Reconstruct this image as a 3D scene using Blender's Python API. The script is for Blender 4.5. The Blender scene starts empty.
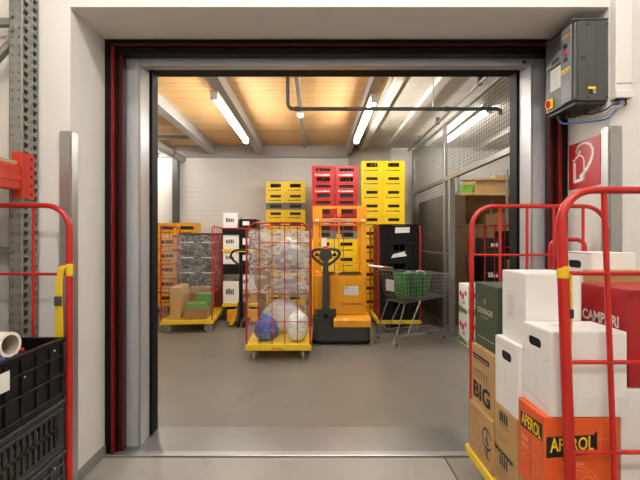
import bpy, bmesh, math, random
from mathutils import Vector, Matrix, noise
random.seed(7)
PI = math.pi
D = bpy.data
COL = bpy.context.scene.collection
SC = bpy.context.scene

# ------------------------------------------------------------------ camera
F, CX, CY, H = 400.0, 315.0, 238.0, 1.5          # focal length and vanishing point in pixels, eye height
cam_d = D.cameras.new('camera'); cam = D.objects.new('camera', cam_d); COL.objects.link(cam)
cam_d.sensor_fit = 'HORIZONTAL'; cam_d.sensor_width = 36.0; cam_d.lens = 36.0 * F / 640.0
cam_d.shift_x = (320 - CX) / 640.0; cam_d.shift_y = -(240 - CY) / 640.0
cam_d.clip_start = 0.02; cam_d.clip_end = 60
cam.location = (0, 0, H); cam.rotation_euler = (PI / 2, 0, 0)
SC.camera = cam
# ------------------------------------------------------------------ world, exposure
w = D.worlds.new('world'); SC.world = w; w.use_nodes = True
w.node_tree.nodes['Background'].inputs[0].default_value = (0.6, 0.62, 0.65, 1)
w.node_tree.nodes['Background'].inputs[1].default_value = 0.1
vs = SC.view_settings
vs.view_transform = 'Standard'; vs.look = 'None'; vs.gamma = 1.0; vs.use_curve_mapping = False
vs.exposure = 0.0
OUTER_LAMP = 80.0      # emission strength of the tubes in the near room
INNER_LAMP = 90.0     # emission strength of the tubes in the store room

# ------------------------------------------------------------------ colours and materials
def lin(c):
    c = c / 255.0
    return c / 12.92 if c <= 0.04045 else ((c + 0.055) / 1.055) ** 2.4
def rgb(r, g, b): return (lin(r), lin(g), lin(b), 1.0)

M = {}
def mat(name, col, rough=0.5, metal=0.0, var=0.0, scale=6.0, bump=0.0, bscale=40.0, stretch=(1, 1, 1),
        chips=None, rand=0.0, spec=0.5, coat=0.0, emit=None, dirt=None):
    m = D.materials.new(name); m.use_nodes = True
    nt = m.node_tree; N = nt.nodes; L = nt.links
    b = N['Principled BSDF']
    b.inputs['Base Color'].default_value = col
    b.inputs['Roughness'].default_value = rough
    b.inputs['Metallic'].default_value = metal
    b.inputs['Specular IOR Level'].default_value = spec
    b.inputs['Coat Weight'].default_value = coat
    if emit:
        b.inputs['Emission Color'].default_value = emit[0]; b.inputs['Emission Strength'].default_value = emit[1]
    tc = N.new('ShaderNodeTexCoord'); mp = N.new('ShaderNodeMapping'); mp.inputs['Scale'].default_value = stretch
    L.new(tc.outputs['Object'], mp.inputs['Vector'])
    out = None
    if var > 0 or chips or rand > 0 or dirt:
        base = N.new('ShaderNodeRGB'); base.outputs[0].default_value = col; out = base.outputs[0]
    if var > 0:
        nz = N.new('ShaderNodeTexNoise'); nz.inputs['Scale'].default_value = scale; nz.inputs['Detail'].default_value = 5
        L.new(mp.outputs[0], nz.inputs['Vector'])
        mr = N.new('ShaderNodeMapRange'); mr.inputs[1].default_value = 0.3; mr.inputs[2].default_value = 0.7
        mr.inputs[3].default_value = 1 - var; mr.inputs[4].default_value = 1 + var
        L.new(nz.outputs['Fac'], mr.inputs[0])
        vm = N.new('ShaderNodeVectorMath'); vm.operation = 'SCALE'
        L.new(out, vm.inputs[0]); L.new(mr.outputs[0], vm.inputs['Scale']); out = vm.outputs[0]
    if rand > 0:
        oi = N.new('ShaderNodeObjectInfo'); mr = N.new('ShaderNodeMapRange')
        mr.inputs[3].default_value = 1 - rand; mr.inputs[4].default_value = 1 + rand
        L.new(oi.outputs['Random'], mr.inputs[0])
        vm = N.new('ShaderNodeVectorMath'); vm.operation = 'SCALE'
        L.new(out, vm.inputs[0]); L.new(mr.outputs[0], vm.inputs['Scale']); out = vm.outputs[0]
    for spec_ in (chips, dirt):
        if not spec_: continue
        c2, thr, sc_, soft = spec_
        nz = N.new('ShaderNodeTexNoise'); nz.inputs['Scale'].default_value = sc_; nz.inputs['Detail'].default_value = 6
        L.new(mp.outputs[0], nz.inputs['Vector'])
        mr = N.new('ShaderNodeMapRange'); mr.inputs[1].default_value = thr; mr.inputs[2].default_value = thr + soft
        L.new(nz.outputs['Fac'], mr.inputs[0])
        mx = N.new('ShaderNodeMix'); mx.data_type = 'RGBA'
        L.new(mr.outputs[0], mx.inputs['Factor']); L.new(out, mx.inputs[6]); mx.inputs[7].default_value = c2
        out = mx.outputs[2]
    if out is not None: L.new(out, b.inputs['Base Color'])
    if bump > 0:
        nz = N.new('ShaderNodeTexNoise'); nz.inputs['Scale'].default_value = bscale; nz.inputs['Detail'].default_value = 4
        L.new(mp.outputs[0], nz.inputs['Vector'])
        bp = N.new('ShaderNodeBump'); bp.inputs['Strength'].default_value = bump; bp.inputs['Distance'].default_value = 0.01
        L.new(nz.outputs['Fac'], bp.inputs['Height']); L.new(bp.outputs[0], b.inputs['Normal'])
    M[name] = m
    return m

mat('plaster', rgb(222, 219, 214), 0.9, var=0.015, scale=3, bump=0.08, bscale=120)
mat('outer_ceiling', rgb(225, 222, 216), 0.9)
mat('baseboard', rgb(132, 131, 129), 0.5)
mat('floor_outer', rgb(152, 148, 141), 0.34, var=0.05, scale=2.2, bump=0.02, bscale=60, dirt=(rgb(120, 114, 106), 0.62, 5.0, 0.25))
mat('floor_outer_dark', rgb(139, 133, 124), 0.34, var=0.06, scale=2.2, bump=0.02, bscale=60, dirt=(rgb(110, 104, 96), 0.6, 5.0, 0.25))
mat('joint', rgb(60, 58, 55), 0.8)
mat('floor_inner', rgb(122, 117, 109), 0.32, var=0.06, scale=1.4, bump=0.02, bscale=30, dirt=(rgb(98, 93, 86), 0.58, 2.6, 0.25))
mat('siding', rgb(232, 230, 226), 0.5, var=0.01)
mat('concrete', rgb(190, 184, 174), 0.85, var=0.05, scale=5, bump=0.1, bscale=50)
mat('wood', rgb(216, 172, 116), 0.6, var=0.10, scale=3.0, stretch=(0.6, 9, 9), rand=0.08)
mat('white_board', rgb(200, 194, 182), 0.7, var=0.02, rand=0.02)
mat('white_beam', rgb(204, 199, 188), 0.6)
mat('steel_beam', rgb(166, 164, 160), 0.45, metal=0.25, var=0.05)
mat('galv', rgb(150, 150, 147), 0.42, metal=0.7, var=0.08, scale=14)
mat('galv_dark', rgb(98, 98, 96), 0.45, metal=0.6, var=0.06)
mat('rack_steel', rgb(136, 137, 132), 0.45, metal=0.35, var=0.06, scale=20)
mat('alu', rgb(178, 178, 178), 0.4, metal=0.9, var=0.03, scale=3, stretch=(30, 30, 0.6), bump=0.03, bscale=20)
mat('door_frame', rgb(188, 191, 195), 0.32, metal=0.4, var=0.02, scale=3)
mat('sill', rgb(150, 150, 150), 0.38, metal=0.9, var=0.05, scale=3, stretch=(3, 30, 1), bump=0.03, bscale=30)
mat('rubber', rgb(9, 9, 10), 0.6, spec=0.2)
mat('black_gloss', rgb(8, 7, 7), 0.4, spec=0.2)
mat('track_red', rgb(112, 12, 11), 0.4, spec=0.3)
mat('track_shaded_red', rgb(62, 6, 7), 0.35, spec=0.3)  # red reflection and soffit shade put into the base colour
mat('red_paint', rgb(182, 26, 18), 0.32, coat=0.25, var=0.05, chips=(rgb(196, 176, 168), 0.71, 26.0, 0.02))
mat('red_paint_dull', rgb(172, 26, 22), 0.4, var=0.06)
mat('rack_red', rgb(190, 50, 28), 0.42, var=0.03)
mat('yellow_paint', rgb(228, 194, 36), 0.45, var=0.06, chips=(rgb(120, 108, 70), 0.68, 18.0, 0.05))
mat('strap_yellow', rgb(226, 190, 28), 0.75, var=0.08, scale=60, stretch=(4, 4, 0.6))
mat('black_plastic', rgb(15, 15, 16), 0.42, var=0.05, spec=0.3)
mat('grey_plastic', rgb(40, 40, 39), 0.45, var=0.05)
mat('dark_grey', rgb(58, 58, 57), 0.5, var=0.03)
mat('crate_yellow', rgb(250, 212, 20), 0.38, rand=0.03)
mat('crate_red', rgb(164, 22, 22), 0.38, rand=0.05)
mat('crate_orange', rgb(232, 166, 30), 0.42, rand=0.05)
mat('crate_grey', rgb(120, 118, 112), 0.5, rand=0.05)
mat('crate_dark', rgb(46, 54, 52), 0.45, rand=0.08)
mat('slot_dark_and_ink', rgb(30, 24, 18), 0.5)  # dark crate inside put into a colour; also grey crate print
mat('ink_black', rgb(22, 22, 24), 0.5)
mat('ink_white', rgb(238, 236, 230), 0.5)
mat('ink_cream', rgb(216, 206, 170), 0.5)
mat('ink_gold', rgb(214, 156, 50), 0.4)
mat('ink_yellow', rgb(246, 206, 30), 0.5)
mat('ink_grey', rgb(128, 104, 74), 0.6)
mat('ink_lightgrey', rgb(170, 168, 164), 0.6)
mat('ink_pale_orange', rgb(240, 150, 98), 0.5)
mat('ink_red', rgb(200, 30, 30), 0.5)
mat('ink_green', rgb(96, 150, 60), 0.5)
mat('bottle', rgb(44, 24, 10), 0.12, spec=0.6)
mat('bottle_cap', rgb(206, 190, 110), 0.35, metal=0.5)
mat('cardboard', rgb(186, 148, 98), 0.8, var=0.04, scale=9, rand=0.05, bump=0.05, bscale=90)
mat('cardboard_dark', rgb(150, 112, 72), 0.8, var=0.05, scale=9, rand=0.08)
mat('carton_white', rgb(236, 234, 230), 0.6, var=0.012, scale=7)
mat('carton_orange', rgb(224, 92, 34), 0.5, var=0.02)
mat('carton_red', rgb(172, 30, 34), 0.42, var=0.02)
mat('carton_green', rgb(58, 74, 58), 0.6, var=0.02)
mat('carton_light_green', rgb(104, 150, 84), 0.6)
mat('opening_shade', rgb(12, 11, 10), 0.9)  # near-black colour in place of the shade inside holes
mat('tape', rgb(196, 164, 112), 0.25)
mat('cabinet', rgb(72, 73, 70), 0.42, var=0.015)
mat('cabinet_light', rgb(122, 125, 126), 0.4)
mat('cabinet_dark', rgb(34, 34, 34), 0.5)
mat('button_red', rgb(214, 50, 34), 0.35)
mat('paper', rgb(236, 236, 232), 0.8)
mat('duct', rgb(228, 224, 216), 0.5)
mat('cable_blue', rgb(70, 106, 160), 0.4)
mat('cable_grey', rgb(150, 148, 142), 0.45)
mat('cable_dark', rgb(50, 50, 50), 0.5)
mat('sign_red', rgb(178, 26, 34), 0.35)
mat('truck_orange', rgb(240, 162, 22), 0.33, coat=0.2, var=0.02)
mat('wheel_grey', rgb(150, 148, 146), 0.5)
mat('wheel_black', rgb(28, 28, 28), 0.6)
mat('chrome', rgb(150, 150, 150), 0.3, metal=0.9)
mat('blue_bag', rgb(64, 84, 160), 0.5, var=0.1)
mat('white_bag', rgb(226, 226, 224), 0.4, var=0.06)
mat('grey_bag', rgb(165, 163, 160), 0.35, var=0.25, scale=12)
mat('green_bag', rgb(54, 116, 62), 0.55, var=0.05)
mat('green_bin', rgb(120, 180, 50), 0.5)
mat('paper_tube', rgb(232, 226, 214), 0.7)
mat('tube_core', rgb(188, 172, 150), 0.8)
mat('pipe_dark', rgb(72, 72, 72), 0.45, metal=0.3)
mat('pallet_wood', rgb(160, 130, 92), 0.85, var=0.1)
mat('carton_dark_brown', rgb(100, 80, 56), 0.8, var=0.06, scale=9, rand=0.1)
mat('chipboard', rgb(186, 152, 110), 0.85, var=0.08, scale=40)
def lampmat(name, col, s):
    return mat(name, (0.9, 0.9, 0.9, 1), 0.4, emit=(col, s))
lampmat('tube_outer', (1.0, 0.945, 0.88, 1), OUTER_LAMP)
lampmat('tube_inner', (1.0, 0.945, 0.87, 1), INNER_LAMP)

lampmat('tube_cage', (1.0, 0.945, 0.87, 1), INNER_LAMP * 0.6)
def film_material(name, lo, hi, amax, stretch, nscale):
    m = D.materials.new(name); m.use_nodes = True
    N = m.node_tree.nodes; L = m.node_tree.links; b = N['Principled BSDF']
    b.inputs['Base Color'].default_value = rgb(240, 240, 240); b.inputs['Roughness'].default_value = 0.15
    tc = N.new('ShaderNodeTexCoord'); mp = N.new('ShaderNodeMapping'); mp.inputs['Scale'].default_value = stretch
    mp.inputs['Rotation'].default_value = (0.25, 0.3, 0)
    nz = N.new('ShaderNodeTexNoise'); nz.inputs['Scale'].default_value = nscale; nz.inputs['Detail'].default_value = 9
    nz.inputs['Roughness'].default_value = 0.68; nz.inputs['Distortion'].default_value = 0.5
    ad = N.new('ShaderNodeMath'); ad.operation = 'SUBTRACT'; ad.inputs[1].default_value = 0.5
    ab = N.new('ShaderNodeMath'); ab.operation = 'ABSOLUTE'
    mr = N.new('ShaderNodeMapRange'); mr.inputs[1].default_value = 0.0; mr.inputs[2].default_value = hi
    mr.inputs[3].default_value = amax; mr.inputs[4].default_value = lo  # ridge lines turn opaque: white wrinkle highlights painted into the alpha
    L.new(tc.outputs['Object'], mp.inputs['Vector']); L.new(mp.outputs[0], nz.inputs['Vector'])
    L.new(nz.outputs['Fac'], ad.inputs[0]); L.new(ad.outputs[0], ab.inputs[0]); L.new(ab.outputs[0], mr.inputs[0]); L.new(mr.outputs[0], b.inputs['Alpha'])
    bp = N.new('ShaderNodeBump'); bp.inputs['Strength'].default_value = 0.6; bp.inputs['Distance'].default_value = 0.02
    L.new(nz.outputs['Fac'], bp.inputs['Height']); L.new(bp.outputs[0], b.inputs['Normal'])
    M[name] = m
film_material('film', 0.20, 0.028, 0.8, (1, 1, 2.6), 3.2)
film_material('film_light', 0.05, 0.013, 0.5, (1, 1, 1.8), 2.4)

# ------------------------------------------------------------------ mesh helpers
class MB:
    """collects polygons; build() links them as one mesh object"""
    def __init__(self, org=(0, 0, 0)):
        self.v = []; self.f = []; self.org = Vector(org)
    def add(self, verts, faces):
        o = len(self.v); self.v += [tuple(p) for p in verts]; self.f += [tuple(i + o for i in f) for f in faces]
        return self
    def box(self, x0, x1, y0, y1, z0, z1, b=0.0):
        if x1 < x0: x0, x1 = x1, x0
        if y1 < y0: y0, y1 = y1, y0
        if z1 < z0: z0, z1 = z1, z0
        lo = (x0, y0, z0); hi = (x1, y1, z1)
        if b <= 0:
            vs_ = [((hi if i & 1 else lo)[0], (hi if i & 2 else lo)[1], (hi if i & 4 else lo)[2]) for i in range(8)]
            return self.add(vs_, [(0, 2, 3, 1), (4, 5, 7, 6), (0, 1, 5, 4), (2, 6, 7, 3), (0, 4, 6, 2), (1, 3, 7, 5)])
        b = min(b, (x1 - x0) * .49, (y1 - y0) * .49, (z1 - z0) * .49)
        vs_ = []; idx = {}
        for s in range(8):
            for a in range(3):
                p = [(hi if s >> k & 1 else lo)[k] for k in range(3)]
                for k in range(3):
                    if k != a: p[k] += -b if s >> k & 1 else b
                idx[s, a] = len(vs_); vs_.append(p)
        fs = []
        for a in range(3):
            k, l = [(1, 2), (2, 0), (0, 1)][a]
            for s in (0, 1):
                c = s << a
                q = [c, c | 1 << k, c | 1 << k | 1 << l, c | 1 << l]
                q = [idx[i, a] for i in q]
                fs.append(q if s else q[::-1])
        for a in range(3):                     # edges along axis a
            k, l = [(1, 2), (2, 0), (0, 1)][a]
            for sk in (0, 1):
                for sl in (0, 1):
                    c = sk << k | sl << l; d = c | 1 << a
                    q = [idx[c, k], idx[d, k], idx[d, l], idx[c, l]]
                    fs.append(q if sk == sl else q[::-1])
        for s in range(8):
            q = [idx[s, 0], idx[s, 1], idx[s, 2]]
            par = (s & 1) + (s >> 1 & 1) + (s >> 2 & 1)
            fs.append(q if par % 2 else q[::-1])
        return self.add(vs_, fs)
    def tube(self, pts, r, n=10, closed=False, caps=True):
        pts = [Vector(p) for p in pts]
        m = len(pts); rings = []; prev = None
        for i, p in enumerate(pts):
            if closed: t = (pts[(i + 1) % m] - pts[i - 1])
            elif i == 0: t = pts[1] - p
            elif i == m - 1: t = p - pts[-2]
            else: t = (pts[i + 1] - p).normalized() + (p - pts[i - 1]).normalized()
            t.normalize()
            if prev is None:
                a = Vector((0, 0, 1)) if abs(t.z) < .9 else Vector((1, 0, 0))
                u = t.cross(a).normalized()
            else:
                u = (prev - t * prev.dot(t)).normalized()
            prev = u; v = t.cross(u)
            rr = r[i] if isinstance(r, (list, tuple)) else r
            rings.append([p + (u * math.cos(2 * PI * k / n) + v * math.sin(2 * PI * k / n)) * rr for k in range(n)])
        vs_ = [q for ring in rings for q in ring]; fs = []
        for i in range(m if closed else m - 1):
            j = (i + 1) % m
            for k in range(n):
                fs.append((i * n + k, i * n + (k + 1) % n, j * n + (k + 1) % n, j * n + k))
        if caps and not closed:
            fs.append(tuple(range(n - 1, -1, -1))); fs.append(tuple((m - 1) * n + k for k in range(n)))
        return self.add(vs_, fs)
    def cyl(self, p, q, r, n=16, r2=None):
        return self.tube([p, q], [r, r if r2 is None else r2], n)
    def prism(self, poly, axis, a0, a1):
        """extrude a 2D polygon along an axis: 'x' (poly in y,z), 'y' (x,z), 'z' (x,y)"""
        def P(u, v, a): return {'x': (a, u, v), 'y': (u, a, v), 'z': (u, v, a)}[axis]
        n = len(poly)
        vs_ = [P(u, v, a0) for u, v in poly] + [P(u, v, a1) for u, v in poly]
        fs = [tuple(range(n)), tuple(range(2 * n - 1, n - 1, -1))] + [(i, i + n, (i + 1) % n + n, (i + 1) % n) for i in range(n)]
        return self.add(vs_, fs)
    def ringplate(self, outer, inner, P, t):
        """flat plate between two loops with equal point counts; P maps (u,v,depth) to space"""
        n = len(outer); vs_ = []
        for dpt in (0, t):
            vs_ += [P(u, v, dpt) for u, v in outer] + [P(u, v, dpt) for u, v in inner]
        fs = []
        for i in range(n):
            j = (i + 1) % n
            fs += [(i, j, n + j, n + i), (2 * n + i, 3 * n + i, 3 * n + j, 2 * n + j), (n + i, n + j, 3 * n + j, 3 * n + i), (i, 2 * n + i, 2 * n + j, j)]
        return self.add(vs_, fs)
    def mesh(self, name):
        me = D.meshes.new(name); o = self.org
        me.from_pydata([(x - o.x, y - o.y, z - o.z) for x, y, z in self.v], [], self.f)
        bm = bmesh.new(); bm.from_mesh(me); bmesh.ops.recalc_face_normals(bm, faces=bm.faces); bm.to_mesh(me); bm.free()
        return me
    def build(self, name, m, parent=None, smooth=False, label=None):
        me = self.mesh(name); me.materials.append(M[m])
        if smooth:
            for p in me.polygons: p.use_smooth = True
            try: me.set_sharp_from_angle(angle=math.radians(40))
            except Exception: pass
        return link(name, me, parent, label)

def link(name, me, parent=None, label=None):
    o = D.objects.new(name, me); COL.objects.link(o)
    if parent is not None: o.parent = parent
    if label: o['label'] = label
    return o
def tag(o, label, cat, group=None, kind=None):
    o['label'] = label; o['category'] = cat
    if group: o['group'] = group
    if kind: o['kind'] = kind
    return o
def thing(name, label, cat, loc=(0, 0, 0), rz=0, group=None):
    o = D.objects.new(name, None); COL.objects.link(o); o.empty_display_size = 0.1
    o.location = loc; o.rotation_euler = (0, 0, rz)
    return tag(o, label, cat, group)
def struct(o): o['kind'] = 'structure'; return o
def copy_tree(o, parent=None):
    c = o.copy(); COL.objects.link(c); c.parent = parent
    for ch in list(o.children): copy_tree(ch, c)
    return c
def arc(cx, cy, r, a0, a1, n):
    return [(cx + r * math.cos(a0 + (a1 - a0) * i / n), cy + r * math.sin(a0 + (a1 - a0) * i / n)) for i in range(n + 1)]
def rrect(x0, x1, y0, y1, r, n=5):
    return (arc(x1 - r, y1 - r, r, 0, PI / 2, n) + arc(x0 + r, y1 - r, r, PI / 2, PI, n)
            + arc(x0 + r, y0 + r, r, PI, 1.5 * PI, n) + arc(x1 - r, y0 + r, r, 1.5 * PI, 2 * PI, n))
def smoothpath(pts, per=8):
    """Catmull-Rom through points"""
    P = [Vector(p) for p in pts]; P = [2 * P[0] - P[1]] + P + [2 * P[-1] - P[-2]]; out = []
    for i in range(1, len(P) - 2):
        for k in range(per):
            t = k / per
            out.append(0.5 * ((2 * P[i]) + (P[i + 1] - P[i - 1]) * t + (2 * P[i - 1] - 5 * P[i] + 4 * P[i + 1] - P[i + 2]) * t * t
                              + (3 * P[i] - P[i - 1] - 3 * P[i + 1] + P[i + 2]) * t ** 3))
    out.append(P[-2]); return out

class Face:
    """a flat face in space: origin, right and up vectors; prints go on it"""
    def __init__(self, o, u, v, off=0.0008):
        self.o = Vector(o); self.u = Vector(u).normalized(); self.v = Vector(v).normalized(); self.n = self.u.cross(self.v); self.off = off
    def p(self, a, b, d=0.0): return self.o + self.u * a + self.v * b + self.n * (self.off + d)
    def polys(self, name, m, parent, polys, label=None, off=0.0):
        mb = MB()
        for q in polys:
            mb.add([self.p(a, b, off) for a, b in q], [tuple(range(len(q)))])
        me = D.meshes.new(name); me.from_pydata(mb.v, [], mb.f); me.materials.append(M[m])
        ob = link(name, me, parent, label)
        if len(polys) > 1: ob['kind'] = 'stuff'          # fine print, too small to pick apart
        return ob
    def rect(self, name, m, parent, a0, a1, b0, b1, label=None, off=0.0, r=0.0):
        q = [(a0, b0), (a1, b0), (a1, b1), (a0, b1)] if r <= 0 else rrect(a0, a1, b0, b1, r)
        return self.polys(name, m, parent, [q], label, off)
    def text(self, name, body, m, parent, a0, a1, b0, b1, bold=0.0, shear=0.0, off=0.0003, warp=None, label=None):
        c = D.curves.new('t', 'FONT'); c.body = body; c.offset = bold; c.shear = shear; c.resolution_u = 3
        o = D.objects.new('t', c); COL.objects.link(o); bpy.context.view_layer.update()
        dg = bpy.context.evaluated_depsgraph_get()
        me = D.meshes.new_from_object(o.evaluated_get(dg)); D.objects.remove(o); D.curves.remove(c)
        xs = [q.co.x for q in me.vertices]; ys = [q.co.y for q in me.vertices]
        mx, Mx, my, My = min(xs), max(xs), min(ys), max(ys)
        for q in me.vertices:
            tx = (q.co.x - mx) / (Mx - mx); ty = (q.co.y - my) / (My - my)
            if warp: tx, ty = warp(tx, ty)
            q.co = self.p(a0 + (a1 - a0) * tx, b0 + (b1 - b0) * ty, off)
        me.materials.clear(); me.materials.append(M[m]); me.name = name
        return link(name, me, parent, label)
def stroke(pts, wd, closed=False):
    """ribbon quads along a 2D polyline"""
    pts = [Vector((a, b)) for a, b in pts]; n = len(pts); L_ = []; R_ = []
    for i, p in enumerate(pts):
        a = pts[(i - 1) % n] if (closed or i > 0) else p; b = pts[(i + 1) % n] if (closed or i < n - 1) else p
        t = (b - a).normalized(); nn = Vector((-t.y, t.x)) * (wd[i] if isinstance(wd, list) else wd) / 2
        L_.append(p + nn); R_.append(p - nn)
    return [[tuple(R_[i]), tuple(R_[(i + 1) % n]), tuple(L_[(i + 1) % n]), tuple(L_[i])] for i in range(n if closed else n - 1)]
def marks(a0, a1, b0, b1, n, seed=0, gap=0.3):
    """a row of small printed strokes, for print too small to read"""
    r = random.Random(seed); out = []; wdt = (a1 - a0) / n
    for i in range(n):
        h = (b1 - b0) * (0.6 + 0.4 * r.random()); x = a0 + i * wdt
        out.append([(x, b0), (x + wdt * (1 - gap), b0), (x + wdt * (1 - gap), b0 + h), (x, b0 + h)])
    return out
ORD = ['top', 'second', 'third', 'fourth', 'fifth', 'sixth', 'seventh', 'eighth', 'ninth', 'tenth', 'eleventh', 'twelfth']

# ================================================================== SETTING
YW, YF, YB = 2.38, 2.764, 3.15            # wall face, back of the reveal, store-room side of the doorway
XL, XR, ZT = -1.455, 1.75, 2.875          # clear reveal
FARY, XLW, XRW = 8.6, -4.4, 4.6
# near-room shell
struct(MB().box(-3.2, XL, YW, YB, -0.02, 4.3).build('wall_front_left', 'plaster'))
struct(MB().box(XR, 3.2, YW, YB, -0.02, 4.3).build('wall_front_right', 'plaster'))
struct(MB().box(XL, XR, YW, YB, ZT, 4.3).build('wall_front_top', 'plaster'))
struct(MB().box(-3.3, -3.2, -3.0, YB, -0.02, 4.3).build('wall_left', 'plaster'))
struct(MB().box(3.2, 3.3, -3.0, YB, -0.02, 4.3).build('wall_right', 'plaster'))
struct(MB().box(-3.3, 3.3, -3.1, -3.0, -0.02, 4.3).build('wall_back', 'plaster'))
struct(MB().box(-3.3, 3.3, -3.1, YB, 4.3, 4.4).build('ceiling', 'outer_ceiling'))
# near floor: joint bed with slabs
fl = struct(MB().box(-3.3, 3.3, -3.1, YF + 0.0, -0.06, -0.006).build('floor', 'joint'))
for (a, b, c, d, mm) in ((-3.2, 0.882, -0.6, 2.735, 'floor_outer'), (0.892, 3.2, -0.6, 2.735, 'floor_outer_dark'),
                         (-3.2, 0.882, -3.0, -0.61, 'floor_outer'), (0.892, 3.2, -3.0, -0.61, 'floor_outer_dark')):
    MB().box(a, b, c, d, -0.03, 0.0, 0.003).build('floor_slab', mm, fl)
# baseboards
struct(MB().box(XL, XL + 0.012, YW, YF, 0, 0.075, 0.002).build('baseboard_left', 'baseboard'))
struct(MB().box(XR - 0.012, XR, YW, YF, 0, 0.075, 0.002).build('baseboard_right', 'baseboard'))
struct(MB().box(-3.2, XL + 0.012, YW - 0.012, YW, 0, 0.075, 0.002).build('baseboard_front_left', 'baseboard'))
struct(MB().box(XR - 0.012, 3.2, YW - 0.012, YW, 0, 0.075, 0.002).build('baseboard_front_right', 'baseboard'))
# doorway: tracks, metal frame, rubber, sill
door = D.objects.new('door_1', None); COL.objects.link(door); door.location = (0.13, 2.9, 0); struct(door)
door['label'] = 'wide doorway frame of grey metal with black and red guide tracks'
o = door.location
for s in (0, 1):
    def bx(mb, a, b, *r):       # mirror left numbers to the right jamb
        c = 0.13
        if s: a, b = 2 * 0.1475 - b, 2 * 0.1475 - a
        return mb.box(a, b, *r)
    bx(MB(o), XL + .001, -1.412, YF, YB, 0, ZT - 0.001, 0.003).build('guide_track', 'black_gloss', door)
    bx(MB(o), -1.410, -1.389, YF - 0.008, YF + 0.05, 0.005, 2.84, 0.004).build('red_guide_strip', 'track_red', door)
    bx(MB(o), -1.387, -1.372, YF + 0.02, YF + 0.06, 0, 2.83, 0.002).build('guide_track', 'black_gloss', door)
    bx(MB(o), -1.372, -1.345, YF + 0.03, YF + 0.09, 0, 2.82, 0.004).build('red_reflection_channel', 'track_shaded_red', door)  # black gloss channel, red reflection given as its base colour
    bx(MB(o), -1.381, -1.252, 2.87, 3.03, 0, 2.83, 0.006).build('jamb_panel', 'door_frame', door)
    bx(MB(o), -1.41, -1.236, 3.035, YB, 0, 2.86, 0.004).build('rubber_seal', 'rubber', door)
    bx(MB(o), -1.262, -1.247, 2.858, 2.872, 0, 2.737, 0.003).build('corner_bead', 'alu', door)
MB(o).box(-1.411, 1.706, YF, YB, 2.842, ZT - 0.001, 0.003).build('guide_track', 'black_gloss', door)
MB(o).box(-1.411, 1.706, YF - 0.012, YF + 0.05, 2.826, 2.841, 0.004).build('red_guide_strip', 'track_shaded_red', door)  # darker than the side strips: soffit shade put into its red
MB(o).box(-1.386, 1.681, YF + 0.02, YF + 0.09, 2.78, 2.825, 0.003).build('guide_track', 'black_gloss', door)
MB(o).box(-1.251, 1.546, 2.87, 2.95, 2.737, 2.84, 0.006).build('head_panel', 'door_frame', door)
MB(o).box(-1.411, 1.706, 2.955, YB, 2.768, 2.841, 0.003).build('rubber_seal', 'rubber', door)
MB(o).cyl((1.50, 2.869, 2.76), (1.50, 2.864, 2.76), 0.012, 10).build('bolt', 'cabinet_dark', door)
struct(MB().box(XL, XR, 2.80, 3.17, -0.04, 0.004, 0.002).build('trim_1', 'sill'))
struct(MB().box(XL, XR, 2.742, 2.80, -0.04, 0.010, 0.004).build('trim_2', 'alu'))
# store-room shell
struct(MB().box(XLW, XRW, 3.17, FARY, -0.06, 0.0).build('floor_store_room', 'floor_inner'))
mb = MB(); prof = []
zz = 0.0
while zz < 3.6:                                                 # horizontal ribbed panel
    prof += [(FARY, zz), (FARY, zz + .085), (FARY + .008, zz + .09), (FARY + .008, zz + .098)]; zz += .1
mb.prism([(FARY + .1, 0)] + prof + [(FARY + .1, zz)], 'x', XLW, XRW)
struct(mb.build('wall_store_back', 'siding'))
struct(MB().box(XLW - .1, XLW, YB, FARY + .1, 0, 3.7).build('wall_store_left', 'siding'))
struct(MB().box(XRW, XRW + .1, YB, FARY + .1, 0, 3.7).build('wall_store_right', 'siding'))
struct(MB().box(XLW, -3.2, YB - .05, YB, 0, 3.7).build('wall_store_front_left', 'plaster'))
struct(MB().box(3.2, XRW, YB - .05, YB, 0, 3.7).build('wall_store_front_right', 'plaster'))
struct(MB().box(0.72, 1.62, FARY - .06, FARY - .001, 0, 3.42).build('wall_pillar', 'concrete'))
# ceiling of the store room: boards
cl = struct(MB().box(XLW, XRW, YB, FARY + .1, 3.50, 3.6).build('ceiling_store', 'joint'))
bw = 0.135; y = YB
wood_me = MB().box(XLW, 0.90, 0.002, bw - .002, 3.46, 3.50, 0.006).mesh('plank'); wood_me.materials.append(M['wood'])
white_me = MB().box(0.90, XRW, 0.001, bw * 1.5 - .001, 3.44, 3.50, 0.003).mesh('plank'); white_me.materials.append(M['white_board'])
while y < FARY:
    link('plank', wood_me, cl).location.y = y; y += bw
y = YB
while y < FARY:
    link('white_plank', white_me, cl).location.y = y; y += bw * 1.5
def ibeam(x0, x1, y0, y1, z0, z1, name='ceiling_beam', m='steel_beam'):
    mb = MB(); t = .014; c = (x0 + x1) / 2
    mb.box(x0, x1, y0, y1, z0, z0 + t, .002).box(x0, x1, y0, y1, z1 - t, z1, .002).box(x0 + .012, x1 - .012, y0, y1, z0 + t, z1 - t)
    return mb.build(name, m)
for (x0, x1) in ((-2.23, -2.085), (-1.225, -1.08), (0.65, 0.75), (-3.25, -3.1)):
    struct(ibeam(x0, x1, YB, FARY - .12, 3.28, 3.46))
struct(MB().box(XLW, 0.72, FARY - .12, FARY - .002, 3.22, 3.46, .004).build('ceiling_cross_beam', 'steel_beam'))
for (x0, x1) in ((0.935, 1.055), (1.475, 1.60), (3.4, 3.51)):
    struct(MB().box(x0, x1, YB, FARY - .002, 3.365, 3.44, .004).build('ceiling_white_beam', 'white_beam'))
struct(MB().box(-0.25, -0.19, YB, FARY - .12, 3.40, 3.46, .003).build('ceiling_channel', 'galv'))
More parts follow.
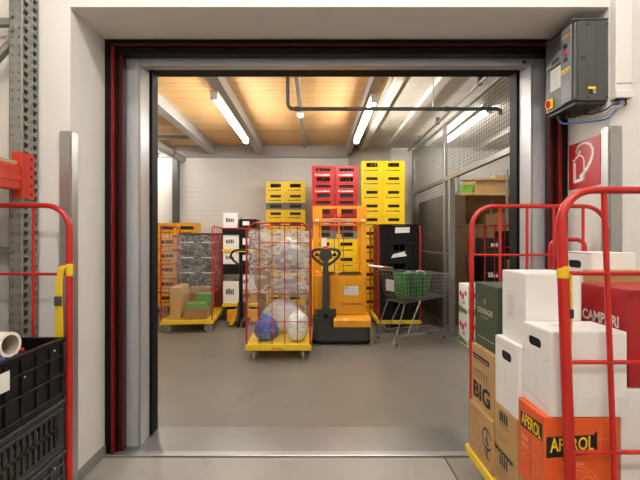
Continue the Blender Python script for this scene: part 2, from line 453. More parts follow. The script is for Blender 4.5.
struct(MB().box(-3.02, -2.90, FARY - .15, FARY - .02, 0, 3.2, .004).build('wall_column', 'galv_dark'))
struct(MB().box(-3.1, -2.23, 7.2, 7.26, 3.29, 3.35, .003).build('ceiling_brace', 'galv'))
t = thing('ventilation_duct', 'pale round duct under the wooden ceiling at far left', 'duct', (-2.85, 6.6, 3.1))
MB(t.location).tube([(-2.75, 4.6, 3.13), (-2.75, 8.3, 3.13)], .075, 16).build('pipe', 'cable_grey', t, True)
for yy in (5.2, 6.4, 7.6):
    MB(t.location).tube([(-2.75, yy, 3.13), (-2.75, yy + .05, 3.13)], .08, 16).build('clamp', 'galv_dark', t, True)
    MB(t.location).cyl((-2.75, yy + .025, 3.2), (-2.75, yy + .025, 3.46), .006, 6).build('hanger_rod', 'galv', t)
# dark sprinkler pipe across the ceiling
t = thing('sprinkler_pipe', 'dark metal pipe running across under the ceiling with a bend up', 'pipe', (-0.3, 4.4, 2.92))
pth = [(-0.30, 4.4, 3.46), (-0.30, 4.4, 2.99)] + [(-0.30 + .06 - .06 * math.cos(a), 4.4, 2.98 - .06 * math.sin(a)) for a in (.4, .8, 1.2)] + [(-0.23, 4.4, 2.92), (1.99, 4.4, 2.92), (2.035, 4.4, 2.905), (2.04, 4.4, 2.86)]
MB(t.location).tube(pth, .021, 12).build('pipe', 'pipe_dark', t, True)
for xx in (-0.22, 0.6, 1.42):
    MB(t.location).tube([(xx, 4.4, 2.92), (xx + .05, 4.4, 2.92)], .027, 12).build('coupling', 'pipe_dark', t, True)
MB(t.location).tube([(-0.30, 4.4, 3.30), (-0.30, 4.4, 3.36)], .03, 12).build('coupling', 'pipe_dark', t, True)
MB(t.location).cyl((1.3, 4.4, 2.93), (1.3, 4.4, 3.44), .006, 6).build('hanger_rod', 'galv', t)
t = thing('smoke_detector', 'small white round detector under the thin ceiling channel', 'detector', (-0.22, 6.1, 3.3))
MB(t.location).tube([(-0.22, 6.1, 3.395), (-0.22, 6.1, 3.36), (-0.22, 6.1, 3.33)], [.055, .055, .03], 16).build('housing', 'duct', t, True)
MB(t.location).tube([(-0.22, 6.1, 3.33), (-0.22, 6.1, 3.318)], [.025, .018], 12).build('sensor', 'cable_grey', t, True)

# ------------------------------------------------------------------ lamps
def tube_lamp(label, p, q, m, zc, hang=.08, group=None):
    """linear ceiling lamp from p to q (x,y), housing top at zc"""
    (x0, y0), (x1, y1) = p, q
    cx, cy = (x0 + x1) / 2, (y0 + y1) / 2
    L_ = math.hypot(x1 - x0, y1 - y0); a = math.atan2(y1 - y0, x1 - x0)
    t = thing('ceiling_lamp', label, 'lamp', (cx, cy, zc), a, group)
    MB().box(-L_ / 2 - .03, L_ / 2 + .03, -.05, .05, -.03, 0, .004).build('housing', 'duct', t)
    MB().tube([(-L_ / 2, 0, -.064), (L_ / 2, 0, -.064)], .033, 16).build('tube_diffuser', m, t, True)
    for s in (-1, 1):
        MB().box(s * (L_ / 2 + .001), s * (L_ / 2 + .03), -.042, .042, -.10, -.0305, .006).build('end_cap', 'duct', t)
        MB().cyl((s * L_ * .35, 0, 0), (s * L_ * .35, 0, hang), .008, 8).build('hanger', 'galv', t)
    return t
tube_lamp('bright tube lamp beside left steel ceiling beam of the store room', (-1.17, 4.66), (-1.17, 6.78), 'tube_inner', 3.20, .08)
tube_lamp('bright tube lamp above red crates beside right steel beam', (0.705, 4.76), (0.705, 6.78), 'tube_inner', 3.20, .08)
tube_lamp('tube lamp by the doorway in line with left ceiling beam', (-1.17, 3.25), (-1.17, 3.95), 'tube_cage', 3.20, .08)
tube_lamp('tube lamp by the doorway in line with right ceiling beam', (0.705, 3.25), (0.705, 3.95), 'tube_cage', 3.20, .08)
tube_lamp('bright tube lamp seen behind the wire mesh fence', (2.53, 5.85), (2.53, 7.6), 'tube_cage', 3.42, .018)
tube_lamp('bright tube lamp near left end of the far wall', (-4.2, 7.95), (-3.15, 7.95), 'tube_cage', 3.20, .25)
tube_lamp('tube lamp of the near room running above the doorway', (-1.5, 0.9), (1.7, 0.9), 'tube_outer', 4.22)
tube_lamp('tube lamp of the near room further from the doorway', (-1.5, -1.3), (1.7, -1.3), 'tube_outer', 4.22)

# ================================================================== WALL FITTINGS OF THE NEAR ROOM
def corner_guard(label, x, side, ztop):
    t = thing('corner_guard', label, 'corner guard', (x, YW, 0))
    th = .004
    # wing on the wall face and wing on the reveal
    x0, x1 = (x - .055, x + th) if side < 0 else (x - th, x + .065)
    MB(t.location).box(x0, x1, YW - .018, YW - .0135, 0, ztop, .001).build('face_wing', 'alu', t)
    a = x + .0125 if side < 0 else x - .0125 - th
    MB(t.location).box(a, a + th, YW - .0134, YW + (.05 if side < 0 else .045), 0, ztop, .001).build('reveal_wing', 'alu', t)
    MB(t.location).box(min(x0, a), max(x1, a + th), YW - .018, YW - .0135, ztop, ztop + .003).build('end_lip', 'alu', t)
corner_guard('brushed metal corner guard on left edge of the doorway', XL, -1, 2.13)
corner_guard('brushed metal corner guard on right edge beside the red sign', XR, 1, 2.16)

# white cable trunking on the right wall
t = thing('cable_trunking', 'white vertical cable trunking beside the grey control cabinet', 'trunking', (1.83, YW, 2.3))
MB(t.location).box(1.752, 1.842, YW - .05, YW, 2.32, 4.3, .004).build('channel', 'duct', t)
MB(t.location).box(1.7505, 1.845, YW - .056, YW - .046, 2.40, 4.3, .003).build('cover', 'duct', t)
MB(t.location).box(1.7505, 1.849, YW - .06, YW, 2.315, 2.36, .004).build('end_sleeve', 'duct', t)
MB(t.location).box(1.762, 1.832, YW - .045, YW - .008, 2.312, 2.3145).build('mouth', 'opening_shade', t)

# control cabinet on the right reveal
X0, Y0, Y1, Z0, Z1 = 1.55, 2.385, 2.69, 2.32, 2.80
t = thing('control_cabinet', 'dark grey control cabinet with red rotary switch mounted at top right', 'control cabinet', (1.65, 2.54, Z0))
o = t.location
body = MB(o).box(X0 + .02, XR, Y0, Y1, Z0, Z1, .004).build('body', 'cabinet', t)
MB(o).box(X0, X0 + .0195, Y0 + .002, Y1 - .002, Z0 + .004, Z1 - .004, .006).build('front_cover', 'cabinet', t)
MB(o).box(X0 - .004, XR, Y0 - .004, Y1 + .002, Z1 + .0005, Z1 + .012, .003).build('lid', 'cabinet', t)
f = Face(Vector((X0, Y1, Z0)) - o, (0, -1, 0), (0, 0, 1))       # u: 0 far .. .305 near
def yz(y_): return Y1 - y_
ls = MB(o).box(X0 - .008, X0 - .0005, 2.41, 2.51, Z0 + .012, Z1 - .006, .003).build('control_strip', 'cabinet_light', t)
f2 = Face(Vector((X0 - .008, Y1, Z0)) - o, (0, -1, 0), (0, 0, 1))
f2.polys('seam', 'cabinet_dark', ls, [[(yz(2.51), a), (yz(2.41), a), (yz(2.41), a + .003), (yz(2.51), a + .003)] for a in (.372, .235, .03)])
f2.rect('nameplate', 'ink_gold', ls, yz(2.495), yz(2.425), .41, .425)
for zc, m_ in ((.357, 'cabinet_dark'), (.315, 'button_red'), (.275, 'cabinet_dark')):
    MB(o).box(X0 - .016, X0 - .0082, 2.44, 2.472, Z0 + zc - .013, Z0 + zc + .013, .003).build('button', m_, ls)
f2.rect('warning_label', 'ink_yellow', ls, yz(2.505), yz(2.42), .195, .222)
for k in range(3):
    a = yz(2.498) + k * .027
    f2.polys('warning_symbol', 'ink_black', ls, [[(a, .199), (a + .018, .199), (a + .009, .218)]], off=.0004)
pl = MB(o)
prof = [(2.512, .36), (2.512, .285), (2.62, .283)] + [(2.62 + .045 * math.sin(a), .3 - .018 * math.cos(a)) for a in (.6, 1.2, 1.8, 2.4)] + [(2.60, .328), (2.55, .352)]
pl.prism([(yy, Z0 + zz_) for yy, zz_ in prof], 'x', X0 - .012, X0 - .0005)
dp = pl.build('display_housing', 'cabinet_light', t)
f3 = Face(Vector((X0 - .012, Y1, Z0)) - o, (0, -1, 0), (0, 0, 1))
f3.rect('display', 'cabinet_dark', dp, yz(2.60), yz(2.518), .298, .324)
pp = f.rect('paper_notice', 'paper', t, yz(2.632), yz(2.522), .135, .275)
f.polys('print', 'ink_lightgrey', pp, [q for k in range(9) for q in marks(yz(2.622), yz(2.54), .148 + k * .013, .154 + k * .013, 7, k)], off=.0005)
sw = MB(o).box(X0 - .012, X0 - .0005, 2.60, 2.665, Z0 + .025, Z0 + .09, .003).build('switch_plate', 'ink_yellow', t)
MB(o).cyl((X0 - .0125, 2.633, Z0 + .057), (X0 - .024, 2.633, Z0 + .057), .024, 18, .021).build('rotary_knob', 'button_red', sw, True)
MB(o).box(X0 - .034, X0 - .0245, 2.626, 2.64, Z0 + .036, Z0 + .078, .003).build('knob_grip', 'button_red', sw)
fs = Face(Vector((X0, Y0, Z0)) - o, (1, 0, 0), (0, 0, 1))       # side towards the camera
fs.polys('seam', 'cabinet_dark', t, [[(a, .0), (a + .002, 0), (a + .002, .478), (a, .478)] for a in (.022, .068, .128)])
fs.rect('grip_recess', 'cabinet_dark', t, .032, .064, .248, .262, r=.006)
fs.rect('warning_label', 'ink_yellow', t, .078, .125, .07, .083)
for k in range(2):
    MB(o).box(X0 + .08 + k * .025, X0 + .098 + k * .025, Y0 - .008, Y0 - .001, Z0 + .04, Z0 + .066, .003).build('socket', ('cabinet_dark', 'cable_grey')[k], t)
for a, b in ((.075, .455), (.19, .455), (.19, .02), (.08, .02)):
    MB(o).cyl((X0 + a, Y0 - .0005, Z0 + b), (X0 + a, Y0 - .005, Z0 + b), .006, 8).build('screw', 'cabinet_dark', t)
MB(o).box(X0 + .01, XR - .01, Y0 + .01, Y1 - .01, Z0 - .02, Z0 - .001, .004).build('gland_plate', 'cabinet_dark', t)
gl = [(1.60, 2.62), (1.63, 2.58), (1.66, 2.54), (1.69, 2.50), (1.715, 2.42)]
for (gx, gy) in gl:
    MB(o).tube([(gx, gy, Z0 - .0205), (gx, gy, Z0 - .05)], [.016, .011], 10).build('cable_gland', 'cabinet_dark', t, True)
for i, (nm, m_, lab) in enumerate((('blue', 'cable_blue', 'slack blue cable looping from control cabinet to white trunking'),
                                   ('grey', 'cable_grey', 'light grey cable sagging just above the blue cable'),
                                   ('grey', 'cable_grey', 'second light grey cable hanging under the control cabinet'),
                                   ('dark', 'cable_dark', 'thin dark cable from control cabinet to trunking'))):
    gx, gy = gl[i]
    zd = (2.20, 2.218, 2.232, 2.25)[i]
    pts = smoothpath([(gx, gy, Z0 - .045), (gx + .01, gy - .05, (zd + 2.27) / 2), (1.70, YW - .01 - .01 * i, zd), (1.755, YW - .03, zd + .035),
                      (1.785 + .012 * i, YW - .03, 2.28), (1.79 + .012 * i, YW - .028, 2.311)], 8)
    c = MB().tube(pts, .006 if i < 2 else .005, 8).build('cable', m_, None, True); tag(c, lab, 'cable', None)

# fire extinguisher sign on the right reveal
t = thing('fire_extinguisher_sign', 'red square fire extinguisher sign on white wall under the cabinet', 'sign', (XR, 2.6, 1.83))
o = t.location
MB(o).box(XR - .004, XR - .0005, 2.447, 2.753, 1.828, 2.134, .001).build('plate', 'sign_red', t)
f = Face(Vector((XR - .004, 2.753, 1.828)) - o, (0, -1, 0), (0, 0, 1)); S = .306
def sg(l): return [((x - 113) / 200 * S, (400 - y) / 250 * S) for x, y in l]
P = stroke(sg([(150, 372), (150, 262), (155, 244), (170, 228), (185, 222), (200, 228), (214, 244), (217, 262), (217, 360)]), .012)
P += stroke(sg([(145, 362), (222, 352)]), .022)
P += stroke(sg([(160, 260), (160, 350)]), .014)
P += stroke(sg([(172, 212), (200, 206)]), .012) + stroke(sg([(185, 222), (187, 192)]), .014) + stroke(sg([(140, 240), (156, 246)]), .012)
hz = sg([(165, 205), (166, 190), (178, 174), (200, 164), (228, 166), (252, 180), (268, 205), (270, 235), (258, 268), (238, 298), (212, 326), (190, 342)])
P += stroke(hz, [.008, .01, .012, .013, .015, .017, .019, .021, .022, .024, .026, .028])
f.polys('pictogram', 'ink_white', t, P, off=.0004)

# ================================================================== PALLET RACK (left)
t = thing('pallet_rack', 'grey perforated steel pallet rack with orange red beam at left edge', 'rack', (-1.67, 2.3, 0))
o = t.location
def upright(y0, y1, name='upright'):
    """closed perforated post: aisle face at x=-1.637, flange towards the camera"""
    mb = MB(o); xa, xb = -1.637, -1.71; pitch = .05; n = 64; th = .003
    wd = y1 - y0
    for k in range(n):
        z = k * pitch
        def P(u, v, d): return (xa - d, y0 + u, z + v)
        # three cells across the aisle face: slot, pin hole, slot
        c = (0, wd * .5, wd * .62, wd)
        mb.ringplate([(c[0], 0), (c[1], 0), (c[1], pitch), (c[0], pitch)], [(.012, .012), (.036, .008), (.052, .036), (.014, .042)], P, th)
        mb.ringplate([(c[1], 0), (c[2], 0), (c[2], pitch), (c[1], pitch)], [(c[1] + .003, .012), (c[1] + .011, .012), (c[1] + .011, .02), (c[1] + .003, .02)], P, th)
        mb.ringplate([(c[2], 0), (c[3], 0), (c[3], pitch), (c[2], pitch)], [(c[2] + .006, .012), (c[2] + .03, .010), (c[2] + .042, .038), (c[2] + .008, .042)], P, th)
        def Q(u, v, d): return (xb + u, y0 + d, z + v)
        for a in (0, .0365):
            mb.ringplate([(a, 0), (a + .0365, 0), (a + .0365, pitch), (a, pitch)], [(a + .015, .02), (a + .022, .02), (a + .022, .03), (a + .015, .03)], Q, th)
    mb.box(xb, xb + .003, y0, y1, 0, n * pitch); mb.box(xb, xa, y1 - .003, y1, 0, n * pitch)  # back plate added to keep the holes dark, then the far flange
    mb.tube([(xa, y0, 0), (xa, y0, n * pitch)], .006, 8)
    return mb.build(name, 'rack_steel', t)
upright(2.235, 2.365)
upright(-0.60, -0.47)
for z_ in (0.25, 1.43, 2.74):
    MB(o).box(-2.9, -1.70, 2.285, 2.325, z_ - .022, z_ + .022, .004).build('brace', 'rack_steel', t)
MB(o).tube([(-1.70, 2.29, 2.66), (-2.75, 2.29, 1.50)], .024, 8).build('diagonal_brace', 'rack_steel', t)
for z_ in (1.43, 2.66, 2.74):
    MB(o).cyl((-1.69, 2.234, z_), (-1.69, 2.222, z_), .01, 8).build('bolt', 'galv', t)
MB(o).box(-2.97, -2.9, 2.235, 2.365, 0, 3.2, .003).build('rear_upright', 'rack_steel', t)
bm_ = MB(o); bm_.box(-1.685, -1.636, -0.46, 2.225, 1.765, 1.90, .006)
beam = bm_.build('beam', 'rack_red', t)
MB(o).box(-1.6355, -1.632, -0.46, 2.225, 1.815, 1.85, .0015).build('beam_rib', 'rack_red', beam)
cn = MB(o); cn.box(-1.634, -1.630, 2.229, 2.325, 1.72, 1.98, .001); cn.box(-1.69, -1.630, 2.2255, 2.2285, 1.72, 1.98, .001)
cn = cn.build('beam_connector', 'rack_red', t)
for k in range(5):
    MB(o).cyl((-1.6298, 2.30, 1.75 + k * .05), (-1.628, 2.30, 1.75 + k * .05), .007, 8).build('connector_hole', 'opening_shade', cn)
MB(o).box(-2.9, -1.645, -0.46, 2.21, 1.902, 1.925, .002).build('shelf_board', 'chipboard', t)

# ================================================================== ROLL CONTAINERS
def arch(w, y, z0, z1, R, lean=0.0, n=8):
    h = w / 2
    def X(x, z): return x + lean * (z1 - z)
    p = [(X(-h, z0), y, z0), (X(-h, (z0 + z1) / 2), y, (z0 + z1) / 2)]
    p += [(X(-h + R - R * math.cos(a), z1 - R + R * math.sin(a)), y, z1 - R + R * math.sin(a)) for a in [PI / 2 * k / n for k in range(n + 1)]]
    q = [(X(h - R + R * math.sin(a), z1 - R + R * math.cos(a)), y, z1 - R + R * math.cos(a)) for a in [PI / 2 * k / n for k in range(n + 1)]]
    return p + q + [(X(h, (z0 + z1) / 2), y, (z0 + z1) / 2), (X(h, z0), y, z0)]
def roll_container(label, loc, rz, w_=.8, d_=.76, ztop=1.69, zb=(.12, .17), r=.014, br=.006, nv=4, zh=(.65, 1.0, 1.35), m='red_paint',
                   lean=(0, 0), seg=12, frames=(1, -1), back_dx=0.0, vset=None, rs=None, vsets=None, zhs=None, brs=None, front_dx=0.0):
    t = thing('roll_container', label, 'roll container', loc, rz)
    mb = MB(); z0, z1 = zb
    mb.box(-w_ / 2, w_ / 2, -d_ / 2, -d_ / 2 + .035, z0, z1, .005).box(-w_ / 2, w_ / 2, d_ / 2 - .035, d_ / 2, z0, z1, .005)
    mb.box(-w_ / 2, -w_ / 2 + .035, -d_ / 2 + .035, d_ / 2 - .035, z0, z1, .005).box(w_ / 2 - .035, w_ / 2, -d_ / 2 + .035, d_ / 2 - .035, z0, z1, .005)
    mb.box(-w_ / 2 + .034, w_ / 2 - .034, -d_ / 2 + .034, d_ / 2 - .034, z1 - .02, z1 - .006)
    base = mb.build('base', 'yellow_paint', t)
    Face((0, -d_ / 2, z0), (1, 0, 0), (0, 0, 1)).polys('printed_mark', 'ink_red', base, marks(-.08, .08, .015, .04, 7, 3))
    wr = min(.08, z0 / 2 - .002)
    wheel_me = None
    for sx in (-1, 1):
        for sy in (-1, 1):
            cx_, cy_ = sx * (w_ / 2 - .1), sy * (d_ / 2 - .09)
            c = MB().box(cx_ - .04, cx_ + .04, cy_ - .04, cy_ + .04, z0 - .012, z0 - .0005, .002)
            for q in (-1, 1): c.prism([(cy_ - .035, z0 - .012), (cy_ + .035, z0 - .012), (cy_ + .015, wr - .012), (cy_ - .015, wr - .012)], 'x', cx_ + q * .022, cx_ + q * .026)
            c = c.build('caster', 'galv', t)
            wh = MB().tube([(cx_ - .018, cy_, wr), (cx_ - .014, cy_, wr), (cx_ + .014, cy_, wr), (cx_ + .018, cy_, wr)], [wr - .008, wr, wr, wr - .008], 20)
            wh.build('wheel', 'wheel_grey', c, True)
            MB().tube([(cx_ - .0285, cy_, wr), (cx_ + .0285, cy_, wr)], .014, 10).build('hub', 'galv_dark', c)
    for i, s in enumerate(frames):
        y = s * (d_ / 2 - .017); ln = lean[i]
        rp, rt = rs[i] if rs else (r, r * .85)
        pa = arch(w_ - 2 * rp, y, z0 + .01, ztop - rt, .13, ln)
        zc_ = ztop - rt
        rad = [rt + (rp - rt) * min(1, max(0, (zc_ - p[2]) / .13)) for p in pa]
        fr = MB().tube(pa, rad, seg).build('side_frame', m, t, True)
        fr.location.x = back_dx if s > 0 else front_dx
        h = w_ / 2 - r
        xs = vsets[i] if vsets else vset if vset else [-h + 2 * h * (k + 1) / (nv + 1) for k in range(nv)]
        bv, bh = brs[i] if brs else (br, br)
        for x in xs:
            MB().tube([(x + ln * (ztop - z1), y, z1 - .006), (x, y, ztop - r)], bv, 8).build('upright_bar', m, fr, True)
        for z in (zhs[i] if zhs else zh):
            MB().tube([(-h + ln * (ztop - z), y, z), (h + ln * (ztop - z), y, z)], bh, 8).build('cross_bar', m, fr, True)
    return t
def wrap_film(t, w_, d_, z0, z1, m='film', amp=.012, nu=90, nv=34, seed=0.0):
    """crinkled stretch film around a container"""
    per = rrect(-w_ / 2, w_ / 2, -d_ / 2, d_ / 2, .06, 6)
    P = [Vector(p) for p in per]; L_ = [0]
    for i in range(len(P)): L_.append(L_[-1] + (P[(i + 1) % len(P)] - P[i]).length)
    def at(s):
        s = s % L_[-1]
        for i in range(len(P)):
            if L_[i + 1] >= s:
                k = (s - L_[i]) / max(1e-9, L_[i + 1] - L_[i]); return P[i].lerp(P[(i + 1) % len(P)], k)
    vs_ = []; fs = []
    for j in range(nv):
        for i in range(nu):
            p = at(L_[-1] * i / nu); z = z0 + (z1 - z0) * j / (nv - 1)
            nn = noise.noise(Vector((p.x * 4 + seed, p.y * 4, z * 14))) + .5 * noise.noise(Vector((p.x * 9 + z * 6, p.y * 9 + seed, z * 30)))
            edge = .03 * noise.noise(Vector((p.x * 5, p.y * 5 + seed, 3))) if j in (0, nv - 1) else 0
            dd = 1 - amp * 2.2 * abs(nn)
            vs_.append((p.x * dd, p.y * dd, z + edge))
    for j in range(nv - 1):
        for i in range(nu): fs.append((j * nu + i, j * nu + (i + 1) % nu, (j + 1) * nu + (i + 1) % nu, (j + 1) * nu + i))
    mb = MB(); mb.add(vs_, fs)
    return mb.build('stretch_film', m, t, True, 'crinkled clear stretch film')

# ================================================================== CARTONS
def carton(label, x0, x1, y0, y1, z0, z1, m, rz=0.0, tape='tape', hole=None, lid=0.0, flaps=True, name='cardboard_box', group=None):
    """closed carton; prints go on Face objects from faces(); hole = (u,v,w,h) on the left end"""
    cx_, cy_ = (x0 + x1) / 2, (y0 + y1) / 2
    t = thing(name, label, 'box', (cx_, cy_, z0), rz, group)
    hx, hy, h = (x1 - x0) / 2, (y1 - y0) / 2, z1 - z0
    inset = .004 if hole else 0
    MB().box(-hx + inset, hx, -hy, hy, 0.0005, h - .003, .003).build('body', m, t)
    if flaps:
        for s in (-1, 1):
            a, b = (-hy + .001, -.0015) if s < 0 else (.0015, hy - .001)
            MB().box(-hx + .001 + inset, hx - .001, a, b, h - .003, h, .0012).build('flap', m, t)
        if tape:
            MB().box(-hx - .0006 + inset, hx + .0006, -.024, .024, h + .0002, h + .0008).build('tape', tape, t)
    else:
        MB().box(-hx + .001 + inset, hx - .001, -hy + .001, hy - .001, h - .003, h, .0012).build('top', m, t)
    if hole:
        u, v, a, b = hole
        n = 4
        inner = rrect(u - a / 2, u + a / 2, v - b / 2, v + b / 2, b * .45, n)
        W_, T_, B_ = 2 * hy, h - .004, .0006
        outer = []
        for k, (p, q) in enumerate(inner):         # matching points on the panel's edge
            c, j = divmod(k, n + 1)
            ex = (W_, 0, 0, W_)[c]; ey = (T_, T_, B_, B_)[c]
            first_x = c in (0, 2)                  # the arc starts on a side edge, else on top or bottom edge
            if j == n // 2: outer.append((ex, ey))
            elif (j < n // 2) == first_x: outer.append((ex, q))
            else: outer.append((p, ey))
        def P(a_, b_, d): return (-hx + d, hy - a_, b_)
        MB().ringplate(outer, inner, P, .0038).build('end_panel', m, t)
        Face((-hx + .0038, hy, 0), (0, -1, 0), (0, 0, 1), .0002).polys('hand_hole_shade', 'opening_shade', t, [inner])  # dark patch on the body, painted in place of a shaded hole
    return t
def left_face(t, x0, x1, y0, y1, z0, z1): return Face((-(x1 - x0) / 2, (y1 - y0) / 2, 0), (0, -1, 0), (0, 0, 1))
def front_face(t, x0, x1, y0, y1, z0, z1): return Face((-(x1 - x0) / 2, -(y1 - y0) / 2, 0), (1, 0, 0), (0, 0, 1))

# ------------------------------------------------------------------ right foreground container and its load
rc = roll_container('red tube roll container in right foreground loaded with drink cartons', (1.30, 1.955, 0), 0, .82, .84, 1.70, (.235, .285), .0175, .0085,
                    lean=(0.0, 0.036), seg=16, back_dx=.02, front_dx=.04, rs=((.0135, .0125), (.020, .0145)), vsets=((-.229, -.07, .089, .26), (-.219, .0, .2)),
                    zhs=((.70, 1.05, 1.40), (.669, 1.018, 1.363)), brs=((.0085, .007), (.0105, .0085)))
ZB = .2855
# far column
g = (0.90, 1.22, 2.035, 2.33, ZB, .564)
t = carton('brown box with black curled emblem at bottom far left of right container', *g, 'cardboard')
f = left_face(t, *g); wd, ht = g[3] - g[2], g[5] - g[4]
f.polys('emblem', 'ink_black', t, stroke(arc(.235, .16, .052, .3, 2 * PI - .5, 20), .011) + stroke([(.238, .205), (.238, .06)], .012) + stroke([(.20, .10), (.238, .07), (.268, .062)], .009)
        + stroke([(.215, .155), (.262, .142)], .009))
f.polys('faint_print', 'ink_grey', t, stroke(arc(.095, .15, .055, 0, 2 * PI, 24), .004) + stroke(arc(.095, .15, .03, 0, 2 * PI, 18), .005) + stroke(arc(.12, .13, .06, -1.3, .2, 8), .003)
        + marks(.03, .16, .238, .247, 8, 4) + marks(.03, .14, .252, .259, 7, 5) + marks(.05, .20, .04, .05, 9, 6) + marks(.05, .2, .058, .066, 9, 8))
g = (0.912, 1.22, 2.04, 2.33, .565, .895)
t = carton('brown box with large black BIG lettering under the green box', *g, 'cardboard')
f = left_face(t, *g)
f.text('lettering', 'BIG', 'ink_black', t, .03, .25, .035, .13, bold=.03)
f.polys('faint_print', 'ink_grey', t, marks(.03, .235, .15, .20, 6, 11, .72) + marks(.03, .235, .185, .205, 6, 12, .6))
bp_ = f.rect('printed_band', 'ink_black', t, .025, .235, .255, .283)
f.polys('band_print', 'cardboard', bp_, marks(.035, .225, .262, .275, 9, 13, .35), off=.0004)
f.polys('faint_print', 'ink_grey', t, marks(.03, .2, .236, .242, 14, 14))
g = (0.932, 1.22, 2.05, 2.33, .896, 1.246)
t = carton('dark green wine carton with small gold crest on left of container', *g, 'carton_green', tape=None)
f = left_face(t, *g)
f.text('lettering', 'STEININGER', 'ink_cream', t, .04, .235, .185, .215, bold=.006)
f.polys('crest', 'ink_gold', t, stroke(arc(.135, .252, .009, 0, 2 * PI, 14), .006) + [[(.128, .262), (.142, .262), (.139, .272), (.131, .272)]])
f.polys('small_print', 'ink_cream', t, marks(.085, .185, .165, .169, 14, 2) + [[(.04, .05), (.25, .05), (.25, .053), (.04, .053)]])
# middle column
for k, (z0, z1, lab) in enumerate(((ZB, .462, 'brown wine box at bottom middle of right container'), (.463, .678, 'brown wine box with black bottle print under small white box'))):
    g = (0.912, 1.20, 1.804, 2.03, z0, z1)
    t = carton(lab, *g, 'cardboard')
    f = left_face(t, *g); hh = z1 - z0
    f.polys('bottle_print', 'ink_black', t, [[(.055 + .022 * q, hh - .075), (.070 + .022 * q, hh - .075), (.070 + .022 * q, hh - .035), (.066 + .022 * q, hh - .022), (.059 + .022 * q, hh - .022), (.055 + .022 * q, hh - .035)] for q in range(4)])
    f.polys('faint_print', 'ink_grey', t, marks(.02, .14, .05, .057, 10, k) + marks(.02, .12, .065, .071, 9, k + 3) + marks(.06, .15, hh - .095, hh - .085, 7, k))
    f.polys('printed_border', 'ink_black', t, [[(0.0, hh - .012), (.19, hh - .012), (.19, hh - .001), (0, hh - .001)]] + [[(.01 + .03 * q, hh - .02), (.028 + .03 * q, hh - .02), (.028 + .03 * q, hh - .012), (.01 + .03 * q, hh - .012)] for q in range(6)] if k == 0 else marks(.0, .05, .001, .008, 4, 3))
g = (0.916, 1.20, 1.804, 2.03, .679, 1.012)
t = carton('small white box with black hand hole between green and orange boxes', *g, 'carton_white', tape=None, hole=(.113, .255, .10, .044))
f = left_face(t, *g)
f.polys('crease', 'ink_lightgrey', t, [[(.112, .03), (.1135, .03), (.1135, .235), (.112, .235)], [(.0, .302), (.192, .302), (.192, .3035), (.0, .3035)]])
g = (0.950, 1.198, 1.804, 2.03, 1.013, 1.34)
t = carton('tall white box with small printed label on its left side', *g, 'carton_white', tape=None)
f = left_face(t, *g)
lb = f.polys('printed_label', 'ink_lightgrey', t, stroke([(.06, .10), (.125, .10), (.125, .225), (.06, .225)], .0015, True) + [q for k in range(8) for q in marks(.067, .118, .108 + .014 * k, .114 + .014 * k, 8, k)])
MB().box(-.04, .09, -.06, .02, .3272, .3292, .0005).build('loose_flap', 'carton_white', t).rotation_euler = (0, 0, .2)
# near column
g = (0.918, 1.21, 1.595, 1.80, ZB, .444)
t = carton('brown box at the bottom under the orange aperitif box', *g, 'cardboard')
g = (0.915, 1.212, 1.593, 1.80, .445, .785)
t = carton('orange drink carton with black and yellow logo band in right container', *g, 'carton_orange', tape=None)
f = left_face(t, *g)
b_ = f.polys('logo_band', 'ink_black', t, [[(.02, .225), (.19, .235), (.19, .305), (.02, .29)]])
f.text('lettering', 'APEROL', 'ink_yellow', b_, .03, .182, .238, .292, bold=.02, off=.0007)
f.polys('crease', 'cabinet_dark', t, [[(.1, .0), (.1025, .0), (.1025, .215), (.1, .215)]])
f.polys('slit', 'carton_red', t, [[(.19, .18), (.192, .18), (.192, .335), (.19, .335)]])
f.polys('faint_print', 'ink_pale_orange', t, stroke([(.03, .12), (.05, .16), (.07, .12)], .003) + stroke([(.05, .12), (.05, .09)], .003) + stroke([(.13, .08), (.16, .08), (.16, .15), (.13, .15)], .003, True)
        + marks(.03, .085, .175, .2, 3, 5) + marks(.03, .085, .145, .165, 3, 6) + marks(.13, .185, .02, .05, 3, 5))
f = front_face(t, *g)
b_ = f.polys('logo_band', 'ink_black', t, [[(.006, .178), (.208, .196), (.208, .29), (.195, .272), (.006, .262)]])
f.text('lettering', 'APEROL', 'ink_yellow', b_, .02, .195, .198, .262, bold=.02, off=.0007, warp=lambda a, b: (a, b * (1.0 - .25 * math.sin(PI * a)) + .16 * a + .12 * math.sin(PI * a)))
f.polys('faint_print', 'ink_pale_orange', t, stroke(arc(.13, .06, .085, 0, 2 * PI, 28), .002) + stroke(arc(.13, .06, .07, 0, 2 * PI, 26), .002) + stroke(arc(.09, .09, .022, 0, 2 * PI, 14), .003)
        + stroke(arc(.17, .08, .025, 0, 2 * PI, 14), .003) + stroke(arc(.13, .04, .03, .5, 5, 14), .003) + stroke([(.22, .31), (.22, .2), (.3, .2)], .0015) + stroke([(.26, .31), (.26, .15)], .0015) + stroke([(.21, .255), (.3, .255)], .0015)
        + stroke([(.21, .15), (.3, .15)], .0015) + marks(.07, .16, .15, .165, 8, 2))
g = (0.937, 1.243, 1.592, 1.80, .786, 1.126)
t = carton('large white box with black hand hole on top of orange carton', *g, 'carton_white', tape=None, hole=(.092, .272, .10, .04), flaps=False)
f = left_face(t, *g)
f.polys('crease', 'ink_lightgrey', t, [[(.105, .06), (.1065, .06), (.1065, .235), (.105, .235)], [(.0, .20), (.012, .26), (.0135, .26), (.0015, .20)],
                                       [(.16, .205), (.205, .225), (.205, .227), (.16, .207)], [(.0, .06), (.2, .02), (.2, .022), (.0, .062)]])
ft = Face((-.15, -.10, .342), (1, 0, 0), (0, 1, 0))
